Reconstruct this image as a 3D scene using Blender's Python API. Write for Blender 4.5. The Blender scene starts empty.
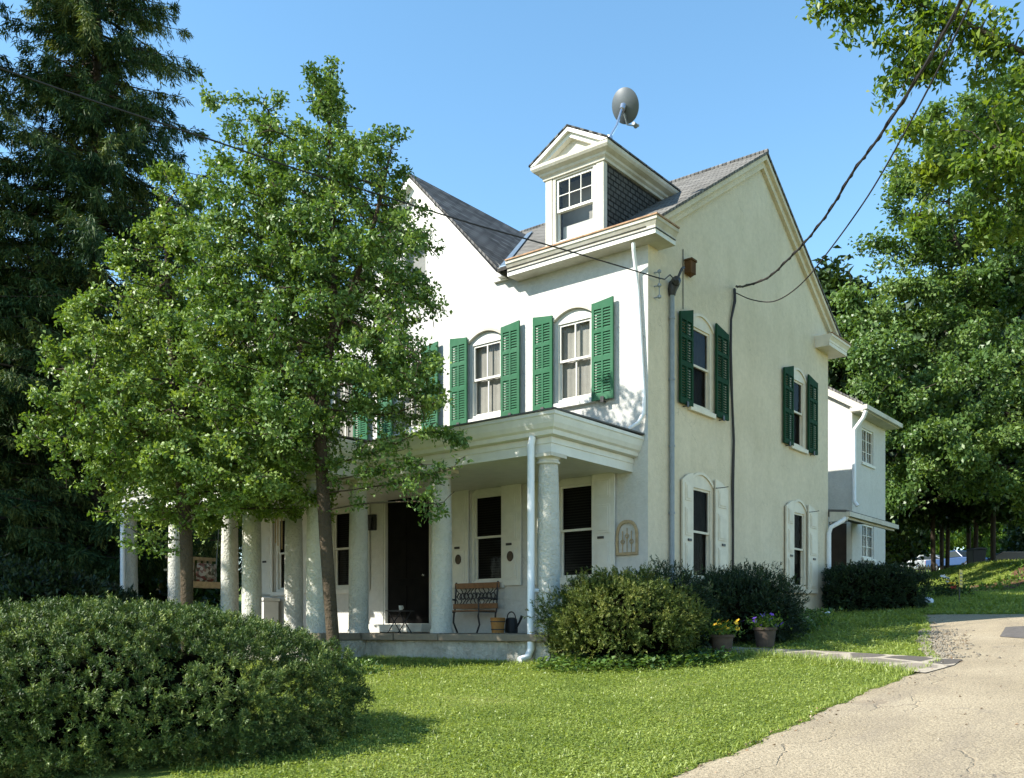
import bpy, bmesh, math, random
import numpy as np
from mathutils import Vector, Matrix
from mathutils.geometry import tessellate_polygon

# ------------------------------------------------------------------ camera, sky, sun, exposure
SC = bpy.context.scene
COL = SC.collection
rng = np.random.default_rng(7)
random.seed(7)
F, CX, HY, EYE = 950.0, 512.0, 630.0, 1.6          # focal length in pixels, principal column, eye line, eye height
cam_d = bpy.data.cameras.new('camera')
cam = bpy.data.objects.new('camera', cam_d); COL.objects.link(cam)
cam.location = (0, 0, EYE); cam.rotation_euler = (math.radians(90), 0, 0)
cam_d.sensor_width = 36.0; cam_d.lens = F/1024*36.0
cam_d.shift_y = (HY-389.0)/1024
cam_d.clip_start = 0.05; cam_d.clip_end = 2000
SC.camera = cam

RH = Vector((0.624, 0.782)).normalized(); LH = Vector((-RH.y, RH.x))   # house axes: along the gable, along the facade
C0 = Vector((2.362, 16.5))
sun_to = Vector((-RH.x*1.0+LH.x*0.74, -RH.y*1.0+LH.y*0.74, 0.98)).normalized()
SUN_EL = math.asin(sun_to.z); SUN_AZ = math.atan2(sun_to.x, sun_to.y)
world = bpy.data.worlds.new('World'); SC.world = world; world.use_nodes = True
wn = world.node_tree; bgn = wn.nodes['Background']
skyn = wn.nodes.new('ShaderNodeTexSky'); skyn.sky_type = 'NISHITA'; skyn.sun_disc = False
skyn.sun_elevation = SUN_EL; skyn.sun_rotation = SUN_AZ % (2*math.pi)
skyn.altitude = 0; skyn.air_density = 1.0; skyn.dust_density = 0.1; skyn.ozone_density = 1.6
hsv = wn.nodes.new('ShaderNodeHueSaturation'); hsv.inputs['Hue'].default_value = 0.488; hsv.inputs['Saturation'].default_value = 1.12; hsv.inputs['Value'].default_value = 1.32
wn.links.new(skyn.outputs[0], hsv.inputs['Color']); wn.links.new(hsv.outputs[0], bgn.inputs[0]); bgn.inputs[1].default_value = 0.105
sun_d = bpy.data.lights.new('sun', 'SUN'); sun_d.energy = 5.0; sun_d.angle = math.radians(0.53); sun_d.color = (1.0, 0.95, 0.86)
sun = bpy.data.objects.new('sun', sun_d); COL.objects.link(sun)
sun.rotation_euler = (-sun_to).to_track_quat('-Z', 'Y').to_euler(); sun.location = (-20, -10, 30)
SC.view_settings.view_transform = 'Standard'; SC.view_settings.look = 'None'
SC.view_settings.gamma = 1.0; SC.view_settings.use_curve_mapping = False
SC.view_settings.exposure = 1.18
SC.render.engine = 'CYCLES'
SC.cycles.max_bounces = 8; SC.cycles.transparent_max_bounces = 12
SC.cycles.diffuse_bounces = 4; SC.cycles.glossy_bounces = 3

# ------------------------------------------------------------------ frames
MW = Matrix.Identity(4)
MH = Matrix.Translation((C0.x, C0.y, 0)) @ Matrix.Rotation(math.atan2(RH.y, RH.x), 4, 'Z')
def hw(x, y, z=0.0):
    p = C0 + RH*x + LH*y
    return Vector((p.x, p.y, z))
def loc(X, Y):
    d = Vector((X, Y)) - C0
    return d.dot(RH), d.dot(LH)
def at(px, py, Y):                       # a photo pixel carried out to a distance
    return Vector(((px-CX)/F*Y, Y, EYE+(HY-py)/F*Y))
def gz(X, Y):                            # the lie of the land, rising away from the road and to the right
    X = np.asarray(X, float); Y = np.asarray(Y, float)
    z = 0.0745*Y + 0.05*(np.clip(X, -14, 12)-0.66)
    t = np.clip((X-15.8)/4.0, 0, 1); u = np.clip((Y-25)/7, 0, 1)*np.clip((47-Y)/9, 0, 1)
    z = z + 0.95*(t*t*(3-2*t))*(u*u*(3-2*u))
    far = np.clip(Y-100, 0, None)
    return z - 0.06*far
def g1(X, Y): return float(gz(X, Y))

# ------------------------------------------------------------------ materials
def newmat(name):
    m = bpy.data.materials.new(name); m.use_nodes = True
    nt = m.node_tree; b = nt.nodes['Principled BSDF']
    return m, nt, b
def N(nt, typ, **kw):
    n = nt.nodes.new(typ)
    for k, v in kw.items(): setattr(n, k, v)
    return n
def coords(nt, scale=(1, 1, 1), src='Object'):
    tc = N(nt, 'ShaderNodeTexCoord'); mp = N(nt, 'ShaderNodeMapping')
    mp.inputs['Scale'].default_value = scale
    nt.links.new(tc.outputs[src], mp.inputs[0]); return mp.outputs[0]
def noise(nt, vec, scale, detail=4, rough=0.55, dist=0.0):
    n = N(nt, 'ShaderNodeTexNoise'); n.inputs['Scale'].default_value = scale
    n.inputs['Detail'].default_value = detail; n.inputs['Roughness'].default_value = rough
    n.inputs['Distortion'].default_value = dist
    nt.links.new(vec, n.inputs['Vector']); return n.outputs['Fac']
def ramp(nt, fac, stops):
    r = N(nt, 'ShaderNodeValToRGB'); e = r.color_ramp.elements
    while len(e) < len(stops): e.new(0.5)
    for i, (p, c) in enumerate(stops):
        e[i].position = p; e[i].color = (*c, 1) if len(c) == 3 else c
    nt.links.new(fac, r.inputs[0]); return r.outputs[0]
def mix(nt, fac, a, b, mode='MIX'):
    n = N(nt, 'ShaderNodeMix', data_type='RGBA', blend_type=mode)
    if isinstance(fac, (int, float)): n.inputs[0].default_value = fac
    else: nt.links.new(fac, n.inputs[0])
    for i, v in ((6, a), (7, b)):
        if isinstance(v, tuple): n.inputs[i].default_value = (*v, 1)
        else: nt.links.new(v, n.inputs[i])
    return n.outputs[2]
def mathn(nt, op, a, b=0.0):
    n = N(nt, 'ShaderNodeMath', operation=op)
    for i, v in ((0, a), (1, b)):
        if isinstance(v, (int, float)): n.inputs[i].default_value = v
        else: nt.links.new(v, n.inputs[i])
    return n.outputs[0]
def bump(nt, b, h, strength=0.4, dist=0.02):
    n = N(nt, 'ShaderNodeBump'); n.inputs['Strength'].default_value = strength; n.inputs['Distance'].default_value = dist
    nt.links.new(h, n.inputs['Height']); nt.links.new(n.outputs[0], b.inputs['Normal'])
def solid(name, col, rough=0.6, vary=0.15, scale=6.0, bmp=0.0, metal=0.0, spec=0.4, bscale=60):
    m, nt, b = newmat(name)
    v = coords(nt); f = noise(nt, v, scale)
    dk = tuple(c*(1-vary) for c in col); lt = tuple(min(1, c*(1+vary)) for c in col)
    nt.links.new(ramp(nt, f, [(0.3, dk), (0.7, lt)]), b.inputs['Base Color'])
    b.inputs['Roughness'].default_value = rough; b.inputs['Metallic'].default_value = metal
    b.inputs['Specular IOR Level'].default_value = spec
    if bmp: bump(nt, b, noise(nt, v, bscale), bmp, 0.01)
    return m
def stucco(name, col, stain, lumps=18.0, strength=0.5, dist=0.02, amount=0.55):
    m, nt, b = newmat(name)
    v = coords(nt); vs = coords(nt, (1, 1, 0.6))
    st = ramp(nt, noise(nt, vs, 1.3, 8, 0.65), [(0.42, (0, 0, 0)), (0.75, (amount,)*3)])
    big = ramp(nt, noise(nt, v, 0.7, 5, 0.6), [(0.35, tuple(c*0.90 for c in col)), (0.7, col)])
    c = mix(nt, st, big, stain)
    fine = ramp(nt, noise(nt, v, 9, 6, 0.7), [(0.25, (0.86,)*3), (0.6, (1, 1, 1))])
    c = mix(nt, 1.0, c, fine, 'MULTIPLY')
    chip = ramp(nt, noise(nt, v, 6.5, 9, 0.8, 0.4), [(0.66, (0, 0, 0)), (0.72, (0.5,)*3)])
    c = mix(nt, chip, c, tuple(q*0.55 for q in stain))
    nz = N(nt, 'ShaderNodeTexNoise'); nz.inputs['Scale'].default_value = 1.3; nz.inputs['Detail'].default_value = 6; nt.links.new(v, nz.inputs['Vector'])
    va = N(nt, 'ShaderNodeVectorMath', operation='MULTIPLY_ADD'); nt.links.new(nz.outputs['Color'], va.inputs[0]); va.inputs[1].default_value = (1.6, 1.6, 1.6); nt.links.new(v, va.inputs[2])
    vo = N(nt, 'ShaderNodeTexVoronoi', feature='DISTANCE_TO_EDGE'); vo.inputs['Scale'].default_value = 0.38; nt.links.new(va.outputs[0], vo.inputs['Vector'])
    ck = mathn(nt, 'MULTIPLY', ramp(nt, vo.outputs['Distance'], [(0.0, (0.5,)*3), (0.004, (0, 0, 0))]), ramp(nt, noise(nt, v, 0.6, 2), [(0.5, (0, 0, 0)), (0.6, (1, 1, 1))]))
    c = mix(nt, ck, c, tuple(q*0.5 for q in stain))
    nt.links.new(c, b.inputs['Base Color']); b.inputs['Roughness'].default_value = 0.9
    b.inputs['Specular IOR Level'].default_value = 0.15
    h = mathn(nt, 'ADD', noise(nt, v, lumps, 5, 0.6), mathn(nt, 'MULTIPLY', noise(nt, v, lumps*0.25, 3), 1.2))
    bump(nt, b, h, strength, dist)
    return m
def shingle(name, ax_u, ax_v, vscale, c1, c2, c3, row=0.14, wid=0.30):
    m, nt, b = newmat(name)
    tc = N(nt, 'ShaderNodeTexCoord'); sp = N(nt, 'ShaderNodeSeparateXYZ'); cb = N(nt, 'ShaderNodeCombineXYZ')
    nt.links.new(tc.outputs['Object'], sp.inputs[0])
    nt.links.new(sp.outputs[ax_u], cb.inputs[0])
    nt.links.new(mathn(nt, 'MULTIPLY', sp.outputs[ax_v], vscale), cb.inputs[1])
    br = N(nt, 'ShaderNodeTexBrick'); nt.links.new(cb.outputs[0], br.inputs['Vector'])
    br.inputs['Scale'].default_value = 1.0; br.inputs['Brick Width'].default_value = wid; br.inputs['Row Height'].default_value = row
    br.inputs['Mortar Size'].default_value = 0.018; br.inputs['Mortar Smooth'].default_value = 0.3; br.inputs['Bias'].default_value = 0.0
    br.inputs['Color1'].default_value = (*c1, 1); br.inputs['Color2'].default_value = (*c2, 1); br.inputs['Mortar'].default_value = (*[c*0.25 for c in c1], 1)
    big = noise(nt, tc.outputs['Object'], 2.2, 6, 0.65)
    col = mix(nt, ramp(nt, big, [(0.4, (0, 0, 0)), (0.72, (0.35,)*3)]), br.outputs['Color'], c3)
    gr = ramp(nt, noise(nt, tc.outputs['Object'], 70, 2), [(0.3, (0.75,)*3), (0.7, (1.15,)*3)])
    nt.links.new(mix(nt, 1.0, col, gr, 'MULTIPLY'), b.inputs['Base Color'])
    b.inputs['Roughness'].default_value = 0.95; b.inputs['Specular IOR Level'].default_value = 0.1
    saw = mathn(nt, 'FRACT', mathn(nt, 'DIVIDE', mathn(nt, 'MULTIPLY', sp.outputs[ax_v], vscale), row))
    bump(nt, b, mathn(nt, 'SUBTRACT', mathn(nt, 'MULTIPLY', br.outputs['Fac'], -1.0), saw), 0.5, 0.012)
    return m
def leafmat(name, stops, rough=0.45, trans=0.35, spec=0.4):
    m, nt, b = newmat(name)
    at_ = N(nt, 'ShaderNodeAttribute', attribute_name='var')
    c = ramp(nt, at_.outputs['Fac'], stops)
    nt.links.new(c, b.inputs['Base Color']); b.inputs['Roughness'].default_value = rough
    b.inputs['Specular IOR Level'].default_value = spec
    tr = N(nt, 'ShaderNodeBsdfTranslucent')
    nt.links.new(mix(nt, 1.0, c, (1.35, 1.35, 0.45), 'MULTIPLY'), tr.inputs[0])
    ms = N(nt, 'ShaderNodeMixShader'); ms.inputs[0].default_value = trans
    nt.links.new(b.outputs[0], ms.inputs[1]); nt.links.new(tr.outputs[0], ms.inputs[2])
    nt.links.new(ms.outputs[0], nt.nodes['Material Output'].inputs[0])
    return m
def glassmat(name, tint, refl=0.06, k=0.5):
    m, nt, b = newmat(name); nt.nodes.remove(b)
    t = N(nt, 'ShaderNodeBsdfTransparent'); t.inputs[0].default_value = (*tint, 1)
    g = N(nt, 'ShaderNodeBsdfGlossy'); g.inputs['Roughness'].default_value = 0.03; g.inputs[0].default_value = (0.92, 0.90, 0.86, 1)
    fr = N(nt, 'ShaderNodeLayerWeight'); fr.inputs[0].default_value = 0.25
    tc = N(nt, 'ShaderNodeTexCoord'); bp = N(nt, 'ShaderNodeBump'); bp.inputs['Strength'].default_value = 0.08; bp.inputs['Distance'].default_value = 0.05
    nt.links.new(noise(nt, tc.outputs['Object'], 3.0, 2), bp.inputs['Height']); nt.links.new(bp.outputs[0], g.inputs['Normal'])
    ms = N(nt, 'ShaderNodeMixShader')
    f = mathn(nt, 'MINIMUM', mathn(nt, 'ADD', mathn(nt, 'MULTIPLY', fr.outputs['Fresnel'], k), refl), 0.85)
    nt.links.new(f, ms.inputs[0]); nt.links.new(t.outputs[0], ms.inputs[1]); nt.links.new(g.outputs[0], ms.inputs[2])
    nt.links.new(ms.outputs[0], nt.nodes['Material Output'].inputs[0])
    return m
def slatmat(name, c1, c2, period, axis='Z', duty=0.5):
    m, nt, b = newmat(name)
    tc = N(nt, 'ShaderNodeTexCoord'); sp = N(nt, 'ShaderNodeSeparateXYZ'); nt.links.new(tc.outputs['Object'], sp.inputs[0])
    f = mathn(nt, 'FRACT', mathn(nt, 'DIVIDE', sp.outputs[axis], period))
    nt.links.new(mix(nt, mathn(nt, 'GREATER_THAN', f, duty), c1, c2), b.inputs['Base Color']); b.inputs['Roughness'].default_value = 0.8
    return m

M = {}
M['stucco_white'] = stucco('white_stucco', (0.60, 0.595, 0.555), (0.44, 0.43, 0.38), 22, 0.45, 0.02, 0.35)
M['stucco_cream'] = stucco('cream_stucco', (0.715, 0.625, 0.465), (0.47, 0.405, 0.27), 30, 0.5, 0.02, 0.45)
M['stucco_column'] = stucco('rough_column_stucco', (0.56, 0.55, 0.485), (0.36, 0.36, 0.29), 22, 0.9, 0.035, 0.5)
M['stucco_base'] = stucco('mossy_base_stucco', (0.50, 0.48, 0.41), (0.10, 0.10, 0.07), 14, 1.0, 0.05, 0.95)
M['paint'] = solid('white_paint', (0.64, 0.63, 0.57), 0.55, 0.06, 5, 0.1)
M['paint_cream'] = solid('cream_paint', (0.64, 0.575, 0.45), 0.55, 0.10, 4, 0.1)
M['paint_old'] = stucco('weathered_white_paint', (0.62, 0.595, 0.51), (0.34, 0.29, 0.21), 30, 0.2, 0.006, 0.7)
M['green'] = stucco('green_paint', (0.036, 0.128, 0.066), (0.085, 0.175, 0.115), 40, 0.08, 0.003, 0.6)
M['green_in_shade'] = solid('shaded_green_paint', (0.008, 0.044, 0.018), 0.75, 0.25, 7, 0.1, spec=0.12)  # the same shutter green, with the gable's shade put into the colour
M['copper'] = solid('rusty_gutter', (0.30, 0.17, 0.085), 0.7, 0.4, 9)
M['metal_grey'] = solid('grey_metal', (0.22, 0.25, 0.27), 0.5, 0.12, 8)
M['metal_dark'] = solid('dark_metal', (0.03, 0.03, 0.032), 0.5, 0.3, 8)
M['flash'] = solid('valley_flashing', (0.13, 0.18, 0.23), 0.45, 0.2, 8, metal=0.3)
M['pipe'] = solid('white_downspout', (0.75, 0.77, 0.78), 0.4, 0.05, 4)
M['roof_main'] = shingle('grey_shingle_main', 'Y', 'X', 1.19, (0.125, 0.12, 0.108), (0.225, 0.215, 0.195), (0.155, 0.145, 0.125))
M['roof_cross'] = shingle('grey_shingle_cross', 'X', 'Y', 1.47, (0.075, 0.075, 0.073), (0.20, 0.197, 0.19), (0.14, 0.13, 0.115))
M['cheek'] = shingle('dark_shingle_cheek', 'X', 'Z', 1.0, (0.085, 0.082, 0.074), (0.115, 0.11, 0.10), (0.10, 0.095, 0.08), 0.10, 0.17)
M['porch_roof'] = solid('porch_roofing', (0.10, 0.095, 0.09), 0.9, 0.2, 6)
M['stone'] = stucco('flagstone', (0.23, 0.19, 0.14), (0.12, 0.10, 0.08), 10, 0.6, 0.03, 0.8)
M['glass'] = glassmat('window_glass', (0.75, 0.78, 0.76))
M['glass_screen'] = glassmat('screened_glass', (0.74, 0.75, 0.74), 0.02, 0.12)
M['glass_dark'] = glassmat('dark_screened_glass', (0.42, 0.42, 0.42), 0.003, 0.03)
M['curtain_pale'] = solid('pale_curtain', (0.40, 0.385, 0.35), 0.9, 0.08, 5)
M['curtain_dark'] = solid('dark_curtain', (0.045, 0.036, 0.028), 0.9, 0.5, 3)
M['blind_dark'] = slatmat('dark_blind', (0.06, 0.058, 0.053), (0.02, 0.02, 0.019), 0.05)
M['black'] = solid('black_door', (0.008, 0.0075, 0.007), 0.8, 0.3, 4, spec=0.08)
M['brown_door'] = solid('brown_door', (0.045, 0.028, 0.018), 0.6, 0.3, 4)
M['wood'] = solid('varnished_wood', (0.21, 0.10, 0.04), 0.45, 0.25, 14)
M['pail'] = solid('orange_wood', (0.42, 0.20, 0.05), 0.6, 0.2, 12)
M['terracotta'] = solid('weathered_pot', (0.075, 0.055, 0.04), 0.9, 0.25, 9, 0.2)
M['tan'] = solid('aged_tan_wood', (0.38, 0.29, 0.17), 0.8, 0.25, 10)
M['bark'] = stucco('grey_bark', (0.085, 0.064, 0.042), (0.03, 0.024, 0.016), 25, 1.0, 0.03, 0.9)
M['bark_dark'] = stucco('dark_bark', (0.07, 0.055, 0.04), (0.03, 0.025, 0.02), 20, 0.9, 0.03, 0.9)
M['cable'] = solid('black_cable', (0.022, 0.018, 0.017), 0.6, 0.2, 8)
M['yellow'] = solid('yellow_sign', (0.62, 0.42, 0.02), 0.5, 0.08, 6)
M['bin'] = solid('dark_bin', (0.018, 0.019, 0.02), 0.6, 0.15, 6)
M['mulch'] = stucco('brown_mulch', (0.13, 0.065, 0.04), (0.04, 0.025, 0.018), 9, 1.0, 0.06, 0.8)
G_ = lambda a, b, c: [(0.0, a), (0.5, b), (1.0, c)]
M['leaf_front'] = leafmat('front_tree_leaf', G_((0.026, 0.064, 0.015), (0.084, 0.156, 0.032), (0.23, 0.32, 0.090)), 0.46, 0.24, 0.3)
M['leaf_side'] = leafmat('side_tree_leaf', G_((0.036, 0.082, 0.017), (0.118, 0.198, 0.036), (0.28, 0.36, 0.100)), 0.46, 0.26, 0.3)
M['leaf_maple'] = leafmat('maple_leaf', G_((0.036, 0.080, 0.021), (0.088, 0.158, 0.038), (0.175, 0.25, 0.07)), 0.42, 0.28, 0.4)
M['leaf_over'] = leafmat('overhang_leaf', G_((0.048, 0.100, 0.014), (0.100, 0.170, 0.022), (0.20, 0.255, 0.04)), 0.42, 0.45, 0.35)
M['leaf_wood'] = leafmat('woodland_leaf', G_((0.012, 0.028, 0.009), (0.026, 0.052, 0.014), (0.055, 0.09, 0.024)), 0.5, 0.18, 0.3)
M['leaf_bright'] = leafmat('bright_far_leaf', G_((0.05, 0.10, 0.015), (0.09, 0.16, 0.022), (0.14, 0.22, 0.03)), 0.5, 0.3, 0.3)
M['needle_spruce'] = leafmat('spruce_needles', G_((0.018, 0.048, 0.017), (0.055, 0.100, 0.032), (0.19, 0.215, 0.055)), 0.6, 0.12, 0.2)
M['needle_yew'] = leafmat('yew_needles', G_((0.017, 0.038, 0.010), (0.074, 0.120, 0.028), (0.27, 0.32, 0.09)), 0.5, 0.15, 0.25)
M['needle_juniper'] = leafmat('juniper_needles', G_((0.030, 0.058, 0.012), (0.085, 0.115, 0.020), (0.21, 0.215, 0.05)), 0.55, 0.15, 0.25)
M['needle_dark'] = leafmat('dark_yew_needles', G_((0.010, 0.022, 0.010), (0.020, 0.040, 0.014), (0.04, 0.07, 0.02)), 0.5, 0.1, 0.3)
M['grass'] = leafmat('lawn_leaf', G_((0.105, 0.155, 0.025), (0.22, 0.28, 0.054), (0.38, 0.43, 0.13)), 0.45, 0.32, 0.35)
M['core_shade'] = solid('dark_core_mass', (0.005, 0.005, 0.003), 0.95, 0.5, 20, spec=0.0)  # near-black, the shade inside the shrubs put into the colour
M['petal_yellow'] = solid('yellow_petal', (0.80, 0.45, 0.02), 0.6, 0.2, 30)
M['petal_purple'] = solid('purple_petal', (0.10, 0.04, 0.30), 0.6, 0.2, 30)
M['petal_white'] = solid('white_petal', (0.75, 0.76, 0.80), 0.6, 0.1, 30)
M['petal_red'] = solid('red_petal', (0.55, 0.03, 0.03), 0.6, 0.2, 30)
M['dish'] = solid('grey_dish', (0.085, 0.10, 0.108), 0.45, 0.08, 4)
M['car_blue'] = solid('blue_car_paint', (0.009, 0.036, 0.115), 0.35, 0.05, 3, spec=0.6)
M['car_dark'] = solid('dark_car_paint', (0.012, 0.012, 0.016), 0.25, 0.05, 3, spec=0.6)
M['car_white'] = solid('white_car_paint', (0.24, 0.25, 0.26), 0.3, 0.05, 3, spec=0.6)
M['car_red'] = solid('red_lamp_plastic', (0.45, 0.02, 0.02), 0.3, 0.05, 3)
M['chrome'] = solid('chrome', (0.6, 0.6, 0.62), 0.2, 0.05, 3, metal=0.9)
M['tyre'] = solid('tyre', (0.02, 0.02, 0.02), 0.8, 0.1, 9)
M['cushion'] = None
def _floral():
    m, nt, b = newmat('floral_cushion'); v = coords(nt)
    vo = N(nt, 'ShaderNodeTexVoronoi'); vo.inputs['Scale'].default_value = 14; nt.links.new(v, vo.inputs['Vector'])
    nt.links.new(ramp(nt, vo.outputs['Color'], [(0.2, (0.45, 0.42, 0.36)), (0.42, (0.20, 0.06, 0.05)), (0.55, (0.06, 0.09, 0.06)), (0.75, (0.5, 0.46, 0.40))]), b.inputs['Base Color'])
    b.inputs['Roughness'].default_value = 0.9; return m
M['cushion'] = _floral()

def ground_mat():
    m, nt, b = newmat('lawn_ground'); v = coords(nt)
    a = ramp(nt, noise(nt, v, 0.9, 6, 0.65), [(0.3, (0.10, 0.148, 0.024)), (0.55, (0.165, 0.215, 0.04)), (0.75, (0.25, 0.27, 0.08))])
    f = ramp(nt, noise(nt, v, 28, 5, 0.7), [(0.3, (0.45,)*3), (0.65, (1.25,)*3)])
    nt.links.new(mix(nt, 1.0, a, f, 'MULTIPLY'), b.inputs['Base Color']); b.inputs['Roughness'].default_value = 0.9
    b.inputs['Specular IOR Level'].default_value = 0.15
    bump(nt, b, noise(nt, v, 35, 4, 0.7), 0.9, 0.05); return m
def drive_mat():
    m, nt, b = newmat('old_chip_seal'); v = coords(nt)
    vl = coords(nt, (1, 0.12, 1))                               # house frame: streaks along the drive (local x scaled below)
    vs = coords(nt, (0.16, 1, 1))
    base = ramp(nt, noise(nt, v, 0.55, 6, 0.6), [(0.3, (0.265, 0.215, 0.142)), (0.6, (0.35, 0.288, 0.195)), (0.8, (0.395, 0.332, 0.23))])
    agg = ramp(nt, noise(nt, v, 55, 3, 0.8), [(0.3, (0.30,)*3), (0.5, (0.95,)*3), (0.7, (1.5,)*3)])
    c = mix(nt, 1.0, base, agg, 'MULTIPLY')
    streak = ramp(nt, noise(nt, vs, 1.6, 6, 0.7), [(0.50, (0, 0, 0)), (0.78, (0.7,)*3)])
    c = mix(nt, streak, c, (0.20, 0.165, 0.125))
    blot = ramp(nt, noise(nt, v, 1.4, 7, 0.75, 0.6), [(0.60, (0, 0, 0)), (0.72, (0.75,)*3)])
    c = mix(nt, blot, c, (0.13, 0.11, 0.095))
    # wandering cracks
    nz = N(nt, 'ShaderNodeTexNoise'); nz.inputs['Scale'].default_value = 1.6; nz.inputs['Detail'].default_value = 5; nt.links.new(v, nz.inputs['Vector'])
    vv = N(nt, 'ShaderNodeVectorMath', operation='MULTIPLY_ADD'); nt.links.new(nz.outputs['Color'], vv.inputs[0]); vv.inputs[1].default_value = (0.7, 0.7, 0); nt.links.new(vs, vv.inputs[2])
    vo = N(nt, 'ShaderNodeTexVoronoi', feature='DISTANCE_TO_EDGE'); vo.inputs['Scale'].default_value = 0.75; nt.links.new(vv.outputs[0], vo.inputs['Vector'])
    brk = ramp(nt, noise(nt, v, 0.8, 3), [(0.42, (0, 0, 0)), (0.58, (1, 1, 1))])
    crack = mathn(nt, 'MULTIPLY', ramp(nt, vo.outputs['Distance'], [(0.0, (1, 1, 1)), (0.007, (0, 0, 0))]), brk)
    c = mix(nt, mathn(nt, 'MULTIPLY', crack, 0.28), c, (0.10, 0.06, 0.045))
    nt.links.new(c, b.inputs['Base Color']); b.inputs['Roughness'].default_value = 0.92; b.inputs['Specular IOR Level'].default_value = 0.2
    bump(nt, b, mathn(nt, 'SUBTRACT', noise(nt, v, 45, 3, 0.8), crack), 0.7, 0.02); return m
def path_mat():
    m, nt, b = newmat('flag_path'); v = coords(nt)
    vo = N(nt, 'ShaderNodeTexVoronoi', feature='DISTANCE_TO_EDGE'); vo.inputs['Scale'].default_value = 1.5; nt.links.new(v, vo.inputs['Vector'])
    vc = N(nt, 'ShaderNodeTexVoronoi'); vc.inputs['Scale'].default_value = 1.5; nt.links.new(v, vc.inputs['Vector'])
    st = ramp(nt, vc.outputs['Color'], [(0.2, (0.085, 0.072, 0.058)), (0.5, (0.15, 0.125, 0.10)), (0.8, (0.24, 0.20, 0.155))])
    c = mix(nt, ramp(nt, vo.outputs['Distance'], [(0.0, (1, 1, 1)), (0.05, (1, 1, 1)), (0.09, (0, 0, 0))]), st, (0.36, 0.31, 0.235))
    c = mix(nt, 1.0, c, ramp(nt, noise(nt, v, 30, 4, 0.7), [(0.3, (0.7,)*3), (0.7, (1.15,)*3)]), 'MULTIPLY')
    nt.links.new(c, b.inputs['Base Color']); b.inputs['Roughness'].default_value = 0.9
    bump(nt, b, noise(nt, v, 25, 4), 0.5, 0.02); return m
M['ground'] = ground_mat(); M['drive'] = drive_mat(); M['path'] = path_mat()
M['patch'] = solid('dark_asphalt', (0.10, 0.088, 0.078), 0.9, 0.3, 12, 0.5)

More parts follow.
